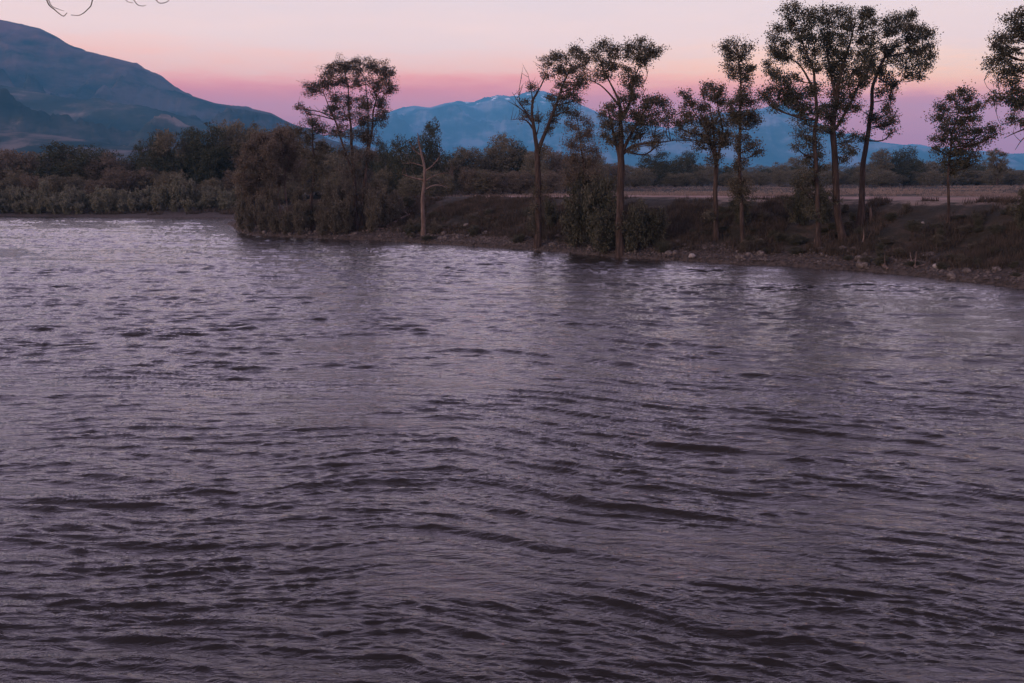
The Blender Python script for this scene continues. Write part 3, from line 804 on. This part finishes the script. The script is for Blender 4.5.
def build_template(name, data, part):
    tb, v, f, leaf = data
    root = bpy.data.objects.new(name, None); COL.objects.link(root)
    tb.build('stem' if part == 'foliage' else 'trunk', M['bark'], root)
    mesh_np(part, v, f, M[leaf], root)
    return root


class Pool:
    def __init__(s, name, dats, part): s.t = [[build_template(name, d, part), False, h, w] for d, h, w in dats]; s.i = 0

    def put(s, X, Y, z, h, w, label, cat, group, rot=None, k=None):
        k = s.i % len(s.t) if k is None else k; s.i += 1
        e = s.t[k]
        o = e[0] if not e[1] else copy_tree(e[0])
        e[1] = True
        o.location = (float(X), float(Y), float(z))
        o.scale = (w / e[3], w / e[3], h / e[2])
        o.rotation_euler = (0, 0, random.uniform(0, 6.28) if rot is None else rot)
        tag(o, label, cat, group)
        return o


willow = Pool('willow_shrub', [(make_bush(4.5, 3.6, 100 + k, 'leaf_willow', 120, .3, 1.0), 4.5, 3.6) for k in range(4)], 'foliage')
brown_bush = Pool('brush_shrub', [(make_bush(3.2, 2.6, 120 + k, 'leaf_brush', 150, .14, .4), 3.2, 2.6) for k in range(3)], 'foliage')
dark_bush = Pool('leafy_shrub', [(make_bush(4.0, 4.0, 140 + k, 'leaf_dark', 210, .18, .3), 4.0, 4.0) for k in range(3)], 'foliage')
far_brown = Pool('woodland_tree', [(make_far_tree(11, 9, 200 + k, 'leaf_far', 15), 11, 9) for k in range(4)], 'crown')
far_dark = Pool('dark_woodland_tree', [(make_far_tree(12, 9, 220 + k, 'leaf_fardark', 15), 12, 9) for k in range(4)], 'crown')
far_tall = Pool('tall_woodland_tree', [(make_far_tree(14, 7, 240 + k, 'leaf_far', 14, .2), 14, 7) for k in range(3)], 'crown')
far_pale = Pool('pale_woodland_tree', [(make_far_tree(10, 8, 260 + k, 'leaf_brown', 14), 10, 8) for k in range(3)], 'crown')


def put_px(pool, px, top, wpx, Y, label, cat, group, squash=1.0, k=None):
    """a plant whose top shows at (px, top), wpx wide, standing Y metres out"""
    wpx *= 1.2 if pool is not willow else 1.0
    T = at(px, top - (2 if pool is not willow else 0), Y); z = g1(T[0], Y)
    return pool.put(T[0], Y, z - .05, max(.5, T[2] - z), wpx * Y / F, label, cat, group, k=k)


G1 = 'woodland trees behind the beach on the far left shore'
# left shore: the ones that stand out
for args in [
    (far_dark, 70, 143, 58, 188, 'broad dark round-topped tree above the left woods, leftmost of the dark crowns', G1),
    (far_dark, 98, 147, 40, 196, 'dark crown right beside the broad round-topped tree on the left shore', G1),
    (far_tall, 168, 129, 30, 186, 'tall brown-topped tree rising above the left shore between two gaps', G1),
    (far_dark, 148, 141, 28, 190, 'dark tree close against the left side of the tall brown-topped one', G1),
    (far_dark, 206, 124, 42, 186, 'largest dark crown on the left shore, right of the open gap', G1),
    (far_brown, 236, 120, 36, 190, 'high brownish crown right of the largest dark crown on the left shore', G1),
    (far_brown, 262, 126, 36, 196, 'brownish tree rising behind the left spit', G1),
    (far_dark, 190, 128, 30, 192, 'dark crown filling in behind the left side of the largest dark crown', G1),
    (far_brown, 222, 124, 32, 194, 'olive crown between the largest dark crown and the high brownish one', G1),
    (far_brown, 250, 124, 30, 188, 'olive crown rising just left of the wispy trees of the left spit', G1),
    (far_brown, 278, 130, 34, 200, 'round olive crown seen above the wispy trees of the left spit', G1),
    (far_dark, 158, 134, 24, 194, 'narrow dark crown between the dark tree and the tall brown-topped tree', G1),
    (far_pale, 15, 150, 34, 190, 'paler brown tree at the left edge of the photo', G1),
]:
    put_px(args[0], args[1], args[2], args[3], args[4], args[5], 'tree', args[6])
env = lambda x: np.interp(x, [-80, 0, 30, 60, 100, 118, 140, 168, 185, 205, 240, 280, 330, 400], [144, 147, 148, 146, 149, 154, 147, 143, 150, 134, 128, 130, 136, 142])
for k, x in enumerate(np.arange(-75, 345, 12.5)):
    x += random.uniform(-4, 4); r = random.random()
    top = float(env(x)) + random.uniform(2, 16)
    pool, lab = ((far_dark, 'dark evergreen-toned tree within the crowded woods on the far left shore') if r < .36 else
                 (far_brown, 'olive brown tree within the crowded woods on the far left shore') if r < .75 else (far_pale, 'pale brown tree within the crowded woods on the far left shore'))
    put_px(pool, x, top, random.uniform(26, 44), random.uniform(180, 205), lab, 'tree', G1 + ', ' + lab.split(' tree')[0])
for k, x in enumerate(np.arange(-70, 300, 15)):
    x += random.uniform(-5, 5)
    put_px(far_brown if random.random() < .6 else far_pale, x, random.uniform(166, 182), random.uniform(20, 32), random.uniform(170, 178), 'low bushy tree of the understorey behind the willows on the left shore', 'tree', 'understorey trees on the left shore')
G2 = 'willow shrubs lining the beach on the left shore'
for k, x in enumerate(np.arange(-60, 236, 8.2)):
    x += random.uniform(-3, 3)
    put_px(willow, x, random.uniform(180, 193) - (6 if 155 < x < 190 else 0), random.uniform(11, 19), random.uniform(160, 166), 'grey-green upright willow shrub in the row behind the left beach', 'shrub', G2)
for k, x in enumerate(np.arange(-50, 236, 13)):
    x += random.uniform(-4, 4)
    put_px(willow, x, random.uniform(190, 199), random.uniform(10, 16), random.uniform(157, 160), 'small willow shrub at the front edge of the left beach', 'shrub', 'small willow shrubs on the left beach')

# middle: woods across the meadow
G3 = 'trees at the back of the meadow, middle'
for args in [
    (far_dark, 406, 136, 30, 170, 'round dark tree behind the leafless snag, left of the tall narrow one'),
    (far_dark, 430, 119, 24, 176, 'tall narrow-topped tree rising right behind the leafless snag'),
    (far_dark, 383, 139, 18, 176, 'small round dark crown just right of the big many-stemmed cottonwood'),
    (far_brown, 503, 133, 34, 190, 'high rounded tree below the mountain peak, middle of the back woods'),
    (far_brown, 470, 147, 32, 188, 'medium tree left of the high rounded one below the peak'),
    (far_dark, 521, 143, 24, 192, 'dark crown just right of the high rounded tree below the peak'),
    (far_dark, 452, 152, 22, 195, 'small dark crown right of the tall narrow tree behind the snag'),
    (far_pale, 548, 148, 30, 185, 'pale brown tree behind the forked cottonwood'),
]:
    put_px(args[0], args[1], args[2], args[3], args[4], args[5], 'tree', G3)
env = lambda x: np.interp(x, [320, 400, 450, 480, 540, 600, 640, 660], [140, 144, 151, 145, 145, 150, 158, 156])
for k, x in enumerate(np.arange(322, 640, 12)):
    x += random.uniform(-4, 4); r = random.random()
    pool, lab = ((far_dark, 'dark tree in the row of woods across the middle of the meadow') if r < .35 else
                 (far_brown, 'olive brown tree in the row of woods across the middle of the meadow') if r < .8 else (far_pale, 'pale brown tree in the row of woods across the middle of the meadow'))
    put_px(pool, x, float(env(x)) + random.uniform(2, 14), random.uniform(22, 34), random.uniform(180, 215) + max(0, x - 560) * .6, lab, 'tree', lab)
for k, x in enumerate(np.arange(330, 560, 15)):
    x += random.uniform(-5, 5)
    put_px(far_brown if random.random() < .5 else far_pale, x, random.uniform(168, 178), random.uniform(16, 26), random.uniform(160, 172), 'low bushy tree at the meadow edge in front of the middle woods', 'tree', 'low trees at the meadow edge')
# right: far treeline
for args in [
    (far_dark, 655, 152, 30, 270, 'dark tree at the left end of the distant treeline behind the right meadow'),
    (far_dark, 688, 152, 24, 280, 'round dark tree behind the short broad cottonwood in the distant treeline'),
    (far_tall, 884, 149, 17, 270, 'pointed tree right of the leaning cottonwood in the distant treeline'),
    (far_dark, 906, 148, 24, 275, 'broad dark tree left of the small free-standing tree in the distant treeline'),
    (far_tall, 1000, 149, 18, 250, 'small upright tree left of the right-edge cottonwood in the distant treeline'),
    (far_brown, 797, 157, 22, 290, 'rounded tree left of the tallest clump in the distant treeline'),
]:
    put_px(args[0], args[1], args[2], args[3], args[4], args[5], 'tree', 'trees of the distant treeline')
env = lambda x: np.interp(x, [640, 680, 720, 770, 840, 880, 930, 960, 1020, 1100], [160, 158, 163, 162, 163, 156, 156, 162, 164, 160])
for k, x in enumerate(np.arange(636, 1110, 11)):
    x += random.uniform(-4, 4); r = random.random()
    pool, lab = ((far_dark, 'dark tree of the distant treeline behind the right meadow') if r < .5 else
                 (far_brown, 'brown tree of the distant treeline behind the right meadow'))
    put_px(pool, x, float(env(x)) + random.uniform(1, 9), random.uniform(17, 28), random.uniform(280, 340), lab, 'tree', lab)
for k, x in enumerate(np.arange(640, 1090, 17)):
    x += random.uniform(-5, 5)
    put_px(far_brown, x, random.uniform(170, 175), random.uniform(14, 26), random.uniform(262, 280), 'low bush in front of the distant treeline', 'shrub', 'low bushes before the distant treeline')


# bushes on the bank (px, base y, height px, width px)
def bush_px(pool, px, by, hp, wp, label, group=None):
    B = hit(px, by); Y = B[1]
    pool.put(B[0], Y, B[2] - .08, hp * Y / F, wp * Y / F, label, 'shrub', group)


G5 = 'brown brush shrubs on the left spit'
for px, by, hp, wp in [(243, 231, 42, 17), (250, 233, 36, 16), (262, 234, 38, 18), (274, 234, 34, 18), (286, 235, 30, 18), (299, 235, 34, 18), (322, 235, 36, 20), (336, 235, 44, 22), (348, 234, 38, 18), (372, 232, 44, 20),
                       (386, 226, 40, 20), (396, 222, 32, 16), (330, 222, 44, 24), (345, 218, 40, 24), (300, 222, 36, 20), (270, 222, 40, 22), (240, 226, 34, 14), (376, 215, 36, 20)]:
    bush_px(brown_bush, px, by, hp, wp, 'brown twiggy brush shrub in the thicket on the left spit', G5)
for i, (px, by, hp, wp, lab) in enumerate([
        (578, 248, 62, 42, 'dark leafy shrub at the left end of the thicket under the tall open-crowned cottonwood'),
        (598, 250, 86, 46, 'tallest dark leafy shrub, left of the tall open-crowned cottonwood trunk'),
        (606, 253, 48, 40, 'low dark shrub at the waterline just left of the tall open-crowned cottonwood trunk'),
        (636, 252, 58, 36, 'dark leafy shrub just right of the tall open-crowned cottonwood trunk'),
        (654, 246, 44, 34, 'dark leafy shrub at the right end of the thicket under the tall open-crowned cottonwood'),
        (588, 236, 70, 40, 'dark shrub at the back of the thicket left of the tall open-crowned cottonwood'),
        (800, 226, 42, 30, 'dark shrub at the foot of the tallest clump of cottonwoods, on its left side'),
        (824, 224, 46, 26, 'dark shrub between the two trunks of the tallest clump of cottonwoods'),
        (742, 226, 36, 24, 'small dark shrub around the slim two-tiered cottonwood trunk'),
        (1026, 232, 52, 30, 'dark shrub cut off by the right edge of the photo'),
        (552, 228, 34, 20, 'small dark shrub right of the forked cottonwood trunk'),
        (528, 190, 24, 18, 'small dark shrub on the meadow beside the forked cottonwood trunk')]):
    bush_px(dark_bush, px, by, hp, wp, lab)
G6 = 'low weedy shrubs scattered on the bank slope'
for k in range(110):
    px = random.uniform(400, 1020); d0 = np.interp(px, [240, 1024], [237, 287])
    by = random.uniform(np.interp(px, [240, 1024], [205, 212]), d0 - 9)
    bush_px(brown_bush if random.random() < .35 else dark_bush, px, by, random.uniform(5, 14), random.uniform(8, 20), 'low weedy shrub on the dark bank slope', G6)

# ------------------------------------------------------------------ rocks, gravel, driftwood
ICO = None
def ico(sub=2):
    import bmesh
    bm = bmesh.new(); bmesh.ops.create_icosphere(bm, subdivisions=sub, radius=1)
    v = np.array([q.co[:] for q in bm.verts]); f = np.array([[q.index for q in p.verts] for p in bm.faces]); bm.free()
    return v, f


iv, if_ = ico(2); iv1, if1 = ico(1)


def rock_mesh(seed, mat):
    rng = np.random.default_rng(seed)
    v = iv * np.array([1, rng.uniform(.6, .9), rng.uniform(.45, .7)])
    for k in range(7):                       # cut flat facets
        n = rng.normal(size=3); n /= np.linalg.norm(n); d = rng.uniform(.45, .7)
        s = v @ n; v = v - np.outer(np.maximum(0, s - d), n) * .9
    v += rng.normal(size=v.shape) * .02
    return mesh_np('rock', v, if_, M[mat])


def shore_points(n, d0, d1, rng, xlo=230, xhi=1100):
    """random spots on the far right bank, d metres up from the waterline"""
    out = []
    seg = RIV[3:28]
    L = np.hypot(np.diff(seg[:, 0]), np.diff(seg[:, 1])); cum = np.concatenate([[0], np.cumsum(L)])
    for k in range(n):
        t = rng.uniform(0, cum[-1]); i = min(np.searchsorted(cum, t) - 1, len(L) - 1); i = max(i, 0)
        u = (t - cum[i]) / L[i]
        p = seg[i, :2] + (seg[i + 1, :2] - seg[i, :2]) * u
        tn = (seg[i + 1, :2] - seg[i, :2]) / L[i]; nn = np.array([tn[1], -tn[0]])
        d = rng.uniform(d0, d1) if d1 > d0 else d0
        out.append(p + nn * d)
    return np.array(out)


rng = np.random.default_rng(99)
rocks = [rock_mesh(300 + k, 'rock') for k in range(7)]
pale = [rock_mesh(320 + k, 'rock_pale') for k in range(3)]
rp = shore_points(230, .1, 3.4, rng)
rz = ground(rp[:, 0], rp[:, 1])
used = set()
for k in range(len(rp)):
    o = rocks[k % 7]
    if k >= 7: o = o.copy(); COL.objects.link(o)
    s = rng.uniform(.13, .40) ** 1 * rng.uniform(.7, 1.15)
    o.location = (rp[k, 0], rp[k, 1], rz[k] + s * .12); o.scale = (s, s, s)
    o.rotation_euler = (rng.uniform(-.35, .35), rng.uniform(-.35, .35), rng.uniform(0, 6.28))
    tag(o, 'grey brown rock in the rubble along the foot of the bank', 'rock', 'rocks along the waterline')
pale_px = [(692, 257, .42, 'long pale rock at the waterline below the short broad cottonwood'), (466, 226, .34, 'pale rock on the bank between the snag and the forked cottonwood, upper left one'),
           (486, 233, .30, 'pale rock on the bank left of the forked cottonwood, nearer the water'), (500, 234, .24, 'small pale rock beside the forked cottonwood gravel patch'),
           (937, 268, .38, 'brightest pale rock at the waterline below the free-standing tree'), (923, 224, .22, 'small pale stone high on the bank left of the free-standing tree'),
           (661, 241, .3, 'pale rock above the waterline right of the dark thicket'), (925, 257, .2, 'small pale stone on the lower bank below the free-standing tree'),
           (480, 219, .26, 'small pale stone high on the bank left of the forked cottonwood')]
for k, (px, py, s, lab) in enumerate(pale_px):
    o = pale[k % 3]
    if k >= 3: o = o.copy(); COL.objects.link(o)
    p = hit(px, py); o.location = (p[0], p[1], p[2] + s * .2); s *= .75; o.scale = (s * 1.15, s, s)
    o.rotation_euler = (0, rng.uniform(-.3, .3), rng.uniform(-.5, .5))
    tag(o, lab, 'rock')


def scatter_stones(n, name, mat, pts, smin, smax, label):
    z = ground(pts[:, 0], pts[:, 1]); V = []; Fc = []
    nv = len(iv1)
    for k in range(len(pts)):
        s = rng.uniform(smin, smax)
        a = rng.uniform(0, 6.28); c, sn = math.cos(a), math.sin(a)
        v = iv1 * (rng.uniform(.6, 1.15, (nv, 1))) * np.array([s, s * .75, s * .55])
        v = np.stack([v[:, 0] * c - v[:, 1] * sn, v[:, 0] * sn + v[:, 1] * c, v[:, 2]], 1) + [pts[k, 0], pts[k, 1], z[k] + s * .1]
        V.append(v); Fc.append(if1 + k * nv)
    o = mesh_np(name, np.concatenate(V), np.concatenate(Fc), mat)
    return tag(o, label, 'gravel', kind='stuff')


gp = shore_points(8000, -.25, 4.0, rng)
gp2 = []
for k in range(700):
    p = hit(rng.normal(500, 20), rng.uniform(228, 243)) if k % 2 else hit(rng.normal(690, 28), rng.uniform(243, 258))
    gp2.append(p[:2] + rng.normal(size=2) * .4)
scatter_stones(0, 'shore_gravel', M['gravel'], np.vstack([gp, np.array(gp2)]), .05, .17, 'small brown stones and gravel strewn along the foot of the bank')


def log(name, label, pts, mat='bark_pale', cat='driftwood'):
    B = hit(*pts[0][:2]); rows = []
    for i, (px, py, r) in enumerate(pts):
        h = hit(px, py); rows.append([h[0], h[1], h[2] + r * .8, r])
    rows = np.array(rows)
    rows[:, 1] = B[1] + np.linspace(0, 1, len(rows)) * np.clip(rows[-1, 1] - B[1], -2.5, 2.5)
    for i in range(len(rows)):
        p = at(pts[i][0], pts[i][1], rows[i, 1]); rows[i, 0] = p[0]; rows[i, 2] = max(p[2], g1(p[0], p[1]) + rows[i, 3] * .4)
    sp = spline(rows, len(rows) * 5)
    tb = Tubes(); tb.add(sp[:, :3], sp[:, 3], 7)
    for k in range(3):
        i = rng.integers(2, len(sp) - 1); d = rng.normal(size=3); d[2] = abs(d[2]); d /= np.linalg.norm(d)
        tb.add([sp[i, :3], sp[i, :3] + d * .5, sp[i, :3] + d * .9 + [0, 0, .1]], [.04, .03, .012], 4)
    o = tb.build(name, M[mat], None, B); o.location = tuple(B)
    return tag(o, label, cat)


log('fallen_log', 'weathered fallen log lying up the slope right of the big many-stemmed cottonwood', [(386, 228, .16), (394, 223, .15), (402, 218, .12), (410, 214, .06)])
log('fallen_log', 'short grey log at the waterline under the big many-stemmed cottonwood', [(366, 232, .13), (376, 231, .14), (384, 229, .09)])
log('exposed_root', 'pale broken root stub on the lower bank right of the thick-trunked cottonwood', [(880, 264, .12), (884, 268, .13), (888, 271, .07)])
log('exposed_root', 'thin pale branch lying at the waterline below the leaning cottonwood', [(911, 262, .09), (914, 266, .09), (916, 269, .05)])
st = tree('tree_stump', 'short pale broken stump right beside the leaning cottonwood', 'stump', (871, 221), [[(871, 221, .2), (871.5, 216, .18), (871, 208, .12)]], [], bark='bark_pale', seed=40)
st2 = tree('tree_stump', 'pale stub leaning against the foot of the straight ragged cottonwood', 'stump', (815, 246), [[(815, 246, .16), (815, 240, .14), (816, 234, .06)]], [], bark='bark_pale', seed=41)
tree('bank_stick', 'thin pale upright stick on the lower slope below the leaning cottonwood', 'stick', (862, 243), [[(862, 243, .08), (862.5, 236, .07), (862, 229, .03)]], [], bark='bark_pale', seed=42)


# ------------------------------------------------------------------ track
def build_track():
    xs = np.linspace(250, 1200, 500)
    rows = []
    # the track runs along the brow of the bank
    seg = RIV[1:25][::-1]
    L = np.hypot(np.diff(seg[:, 0]), np.diff(seg[:, 1])); cum = np.concatenate([[0], np.cumsum(L)])
    T = np.linspace(12, cum[-1] * .95, 420)
    cx = np.interp(T, cum, seg[:, 0]); cy = np.interp(T, cum, seg[:, 1])
    k = np.ones(61) / 61
    cx = np.convolve(np.pad(cx, 30, 'edge'), k, 'valid'); cy = np.convolve(np.pad(cy, 30, 'edge'), k, 'valid')
    tx = np.gradient(cx); ty = np.gradient(cy); n = np.hypot(tx, ty); nx, ny = -ty / n, tx / n
    offs = np.linspace(16.2, 21.0, 9)
    wob = fbm(T, T * 0, 18, 3, 77) * 2.0
    X = cx[:, None] + nx[:, None] * (offs[None, :] + wob[:, None] + (np.abs(offs - 18.6)[None, :] > 2.3) * fbm(T, T * 0 + 5, 1.5, 2, 78)[:, None] * .8)
    Y = cy[:, None] + ny[:, None] * (offs[None, :] + wob[:, None])
    Z = ground(X.ravel(), Y.ravel()) + .05 * (1 - (np.abs(np.tile(offs, len(T)) - 18.6) / 2.4) ** 2) + .006
    nr, nc = X.shape
    i = np.arange(nr - 1)[:, None] * nc; j = np.arange(nc - 1)[None, :]
    f = np.stack([i + j, i + j + 1, i + nc + j + 1, i + nc + j], -1).reshape(-1, 4)
    o = mesh_np('dirt_track', np.stack([X.ravel(), Y.ravel(), Z], 1), f, M['track'], smooth=True)
    tag(o, 'pale pinkish dirt track running along the top of the bank', 'track', kind='structure')


build_track()

# ------------------------------------------------------------------ grass
def build_grass(name, pts, h0, h1, mat, label, width=.03):
    z = ground(pts[:, 0], pts[:, 1]); n = len(pts); nb = 6
    P = np.repeat(np.column_stack([pts, z]), nb, 0); n = len(P)
    P[:, :2] += rng.normal(size=(n, 2)) * .12; P[:, 2] -= .03
    h = rng.uniform(h0, h1, n); a = rng.uniform(0, 6.28, n); ln = rng.uniform(.1, .55, n) * h; b = rng.uniform(0, 6.28, n)
    sx, sy = np.cos(a) * width, np.sin(a) * width
    v0 = P + np.column_stack([-sx, -sy, np.zeros(n)]); v1 = P + np.column_stack([sx, sy, np.zeros(n)])
    v2 = P + np.column_stack([np.cos(b) * ln, np.sin(b) * ln, h])
    o = mesh_np(name, np.stack([v0, v1, v2], 1).reshape(-1, 3), np.arange(3 * n).reshape(n, 3), mat)
    return tag(o, label, 'grass', kind='stuff')


bp_ = shore_points(58000, 2.0, 15.0, rng)
keep = (fbm(bp_[:, 0], bp_[:, 1], 2.6, 4, 90) + rng.uniform(-.35, .35, len(bp_)) - .5 * sst(9, 14, shore(bp_[:, 0], bp_[:, 1])[0])) > -.15
build_grass('bank_grass', bp_[keep], .15, .55, M['blade'], 'dark weedy grass covering the slope of the bank')
fp = []
for k in range(15000):
    px = rng.uniform(380, 1060); Y = 78 + 200 * rng.uniform() ** 1.6
    fp.append(((px - 512) / F * Y, Y))
fp = np.array(fp); dd, ww, _ = shore(fp[:, 0], fp[:, 1])
keep = (dd > 22) & (fbm(fp[:, 0], fp[:, 1], 12, 3, 91) > -.1)
build_grass('meadow_grass', fp[keep], .12, .38, M['blade_dry'], 'dry pinkish grass of the flat meadow', .04)
bb = []
for k in range(3500):
    px = rng.uniform(-40, 235); Y = rng.uniform(153, 162); bb.append(((px - 512) / F * Y, Y))
bb = np.array(bb); dd, ww, _ = shore(bb[:, 0], bb[:, 1])
build_grass('beach_grass', bb[(dd > 3) & (fbm(bb[:, 0], bb[:, 1], 9, 2, 95) > .0)], .2, .6, M['blade'], 'thin dark grass on the beach below the left willows', .05)

# ------------------------------------------------------------------ near tree whose twigs hang into the top left
def build_near_tree():
    B = np.array([-8.6, 1.5, 0.0]); B[2] = g1(B[0], B[1])
    root = empty('willow_tree', B, 'near willow whose thin bare curled twigs hang into the top left corner', 'tree')
    tb = Tubes()
    tb.add(spline([B - [0, 0, .4], B + [0.1, .2, 1.5], B + [.6, .9, 4], B + [1.6, 2.4, 6.2]], 20), np.linspace(.26, .12, 20), 10)
    s = B + [1.6, 2.4, 6.2]
    end = at(40, -150, 9.0)
    limb = spline([B + [.6, .9, 4], s, (s + end) / 2 + [0, 0, .5], end, at(190, -190, 9.6)], 30)
    tb.add(limb, np.linspace(.12, .03, 30), 7)
    tb.build('trunk', M['bark'], root, B)
    def twig(pts, r0, Y=9.0):
        t = Tubes(); rows = np.array([at(px, py, Y + .15 * math.sin(i)) for i, (px, py) in enumerate(pts)])
        sp = spline(rows, len(rows) * 6)
        t.add(sp, np.linspace(r0, r0 * .35, len(sp)), 5)
        t.build('twig', M['bark'], root, B)
    j = limb[14:]
    def start(i): # a point on the limb in pixel form
        p = j[i]; Yc = p[1]
        u = p[0] / Yc
        dz = (p[2] - CAM_H) / Yc
        yy = (dz * CT + ST) / (CT - dz * ST)
        xx = u * (CT + yy * ST)
        return (512 + xx * F, 341.5 - yy * F)
    twig([start(3), (36, -70), (44, -14), (48, 3), (55, 10), (63, 16), (67, 13)], 0.0080)
    twig([(46, -8), (51, 5), (58, 9), (64, 11)], 0.0045)
    twig([start(6), (92, -80), (95, -22), (92, 2), (88, 9), (80, 15), (71, 15)], 0.0070)
    twig([start(8), (110, -80), (118, -16), (126, 0), (133, 3)], 0.0055)
    twig([start(9), (124, -70), (130, -12), (136, 3), (142, 6), (146, 5)], 0.0055)
    twig([start(10), (140, -80), (150, -14), (157, 1), (163, 3), (169, 0), (172, -9)], 0.0055)
    for k in range(7):
        i = rng.integers(2, len(j) - 1); s0 = start(i)
        twig([s0, (s0[0] + rng.uniform(-20, 20), s0[1] + 40), (s0[0] + rng.uniform(-25, 25), -22 - rng.uniform(0, 30))], 0.0050)


build_near_tree()

# ------------------------------------------------------------------ haze
HZ = 15900.0
hm = bpy.data.materials.new('haze_air'); hm.use_nodes = True
nt = hm.node_tree; nt.nodes.clear()
out = nt.nodes.new('ShaderNodeOutputMaterial'); pv = nt.nodes.new('ShaderNodeVolumePrincipled')
pv.inputs['Color'].default_value = (.18, .62, 1.0, 1)
pv.inputs['Density'].default_value = 9.2e-5
pv.inputs['Anisotropy'].default_value = 0.0
nt.links.new(pv.outputs[0], out.inputs['Volume'])
zb, zt = -25.0, 1060.0
hv = [(x, y, z) for z in (zb, zt) for x, y in ((-HZ, -HZ), (HZ, -HZ), (HZ, HZ), (-HZ, HZ))]
hf = [(0, 3, 2, 1), (4, 5, 6, 7), (0, 1, 5, 4), (1, 2, 6, 5), (2, 3, 7, 6), (3, 0, 4, 7)]
ho = mesh_np('haze', hv, np.array(hf), hm)
tag(ho, 'thin blue dusk haze filling the valley', 'haze', kind='stuff')

# ------------------------------------------------------------------ sky and light
SUN_EL, SUN_AZ = 10.0, 228.0       # low glow behind the camera, degrees clockwise from +Y
w = bpy.data.worlds.new('World'); SC.world = w; w.use_nodes = True
nt = w.node_tree; nt.nodes.clear()
out = N(nt, 'ShaderNodeOutputWorld'); bg = N(nt, 'ShaderNodeBackground'); bg2 = N(nt, 'ShaderNodeBackground'); add = N(nt, 'ShaderNodeAddShader')
sky = N(nt, 'ShaderNodeTexSky'); sky.sky_type = 'NISHITA'; sky.sun_disc = False
sky.sun_elevation = math.radians(3); sky.sun_rotation = math.radians(SUN_AZ)
nt.links.new(sky.outputs[0], bg2.inputs[0]); bg2.inputs[1].default_value = .05
tc = N(nt, 'ShaderNodeTexCoord'); sep = N(nt, 'ShaderNodeSeparateXYZ'); nt.links.new(tc.outputs['Generated'], sep.inputs[0])
asn = N(nt, 'ShaderNodeMath', operation='ARCSINE'); nt.links.new(sep.outputs['Z'], asn.inputs[0])
mp = N(nt, 'ShaderNodeMapping'); mp.inputs['Scale'].default_value = (2.4, 2.4, 16)
nt.links.new(tc.outputs['Generated'], mp.inputs[0])
nz = N(nt, 'ShaderNodeTexNoise'); nz.inputs['Scale'].default_value = 1.5; nz.inputs['Detail'].default_value = 6; nz.inputs['Roughness'].default_value = .68
nt.links.new(mp.outputs[0], nz.inputs['Vector'])
off = N(nt, 'ShaderNodeMath', operation='MULTIPLY_ADD'); off.inputs[1].default_value = .056; off.inputs[2].default_value = -.028
nt.links.new(nz.outputs[0], off.inputs[0])
el = N(nt, 'ShaderNodeMath', operation='ADD'); ax = N(nt, 'ShaderNodeMath', operation='MULTIPLY_ADD'); ax.inputs[1].default_value = .013
nt.links.new(sep.outputs['X'], ax.inputs[0]); nt.links.new(asn.outputs[0], ax.inputs[2]); nt.links.new(ax.outputs[0], el.inputs[0]); nt.links.new(off.outputs[0], el.inputs[1])
nrm = N(nt, 'ShaderNodeMath', operation='DIVIDE'); nrm.inputs[1].default_value = math.pi / 2; nt.links.new(el.outputs[0], nrm.inputs[0])
e = lambda deg: deg / 90.0
HI = [(e(13), (1.62, 1.20, 1.40)), (e(22), (1.46, 1.10, 1.58)), (e(34), (.92, .71, 1.10)), (e(50), (.40, .31, .48)), (e(70), (.20, .165, .22)), (1, (.14, .12, .15))]
LO = [(0, (1.15, .12, .05)), (e(2.4), (1.28, .13, .05)), (e(3.4), (1.58, .20, .04)), (e(4.2), (1.60, .21, .06))]
SKY = LO + [(e(4.7), (1.80, .31, .10)), (e(5.1), (1.94, .54, .24)), (e(5.7), (1.84, .84, .50)), (e(6.9), (1.56, .98, .78)), (e(9.5), (1.24, .88, .80))] + HI
SKR = LO + [(e(4.7), (2.15, .50, .14)), (e(5.1), (2.35, .80, .22)), (e(5.7), (2.22, 1.02, .40)), (e(6.2), (1.88, 1.04, .62)), (e(6.9), (1.56, .98, .78)), (e(9.5), (1.24, .88, .80))] + HI
ra_ = ramp(nt, SKY, nrm.outputs[0]); rb_ = ramp(nt, SKR, nrm.outputs[0])
sx_ = N(nt, 'ShaderNodeMapRange'); sx_.interpolation_type = 'SMOOTHSTEP'; sx_.inputs[1].default_value = -.05; sx_.inputs[2].default_value = .36
nt.links.new(sep.outputs['X'], sx_.inputs[0])
mx_ = N(nt, 'ShaderNodeMix', data_type='RGBA')
nt.links.new(sx_.outputs[0], mx_.inputs[0]); nt.links.new(ra_.outputs[0], mx_.inputs[6]); nt.links.new(rb_.outputs[0], mx_.inputs[7])
nt.links.new(mx_.outputs[2], bg.inputs[0]); bg.inputs[1].default_value = 1.0
nt.links.new(bg.outputs[0], add.inputs[0]); nt.links.new(bg2.outputs[0], add.inputs[1]); nt.links.new(add.outputs[0], out.inputs['Surface'])

sd = bpy.data.lights.new('sun', 'SUN'); sd.energy = 2.5; sd.angle = math.radians(25); sd.color = (1.0, .74, .56)
so = bpy.data.objects.new('sun', sd); COL.objects.link(so)
az, elv = math.radians(SUN_AZ), math.radians(SUN_EL)
dirv = Vector((math.sin(az) * math.cos(elv), math.cos(az) * math.cos(elv), math.sin(elv)))
so.rotation_euler = dirv.to_track_quat('Z', 'Y').to_euler()
so.location = dirv * 60 + Vector((0, 0, 10))

SC.view_settings.view_transform = 'Standard'; SC.view_settings.look = 'None'
SC.view_settings.exposure = 0.0; SC.view_settings.gamma = 1.0
SC.render.engine = 'CYCLES'
SC.cycles.max_bounces = 5; SC.cycles.diffuse_bounces = 2; SC.cycles.glossy_bounces = 3; SC.cycles.volume_bounces = 1
SC.cycles.transmission_bounces = 2
SC.cycles.use_denoising = True
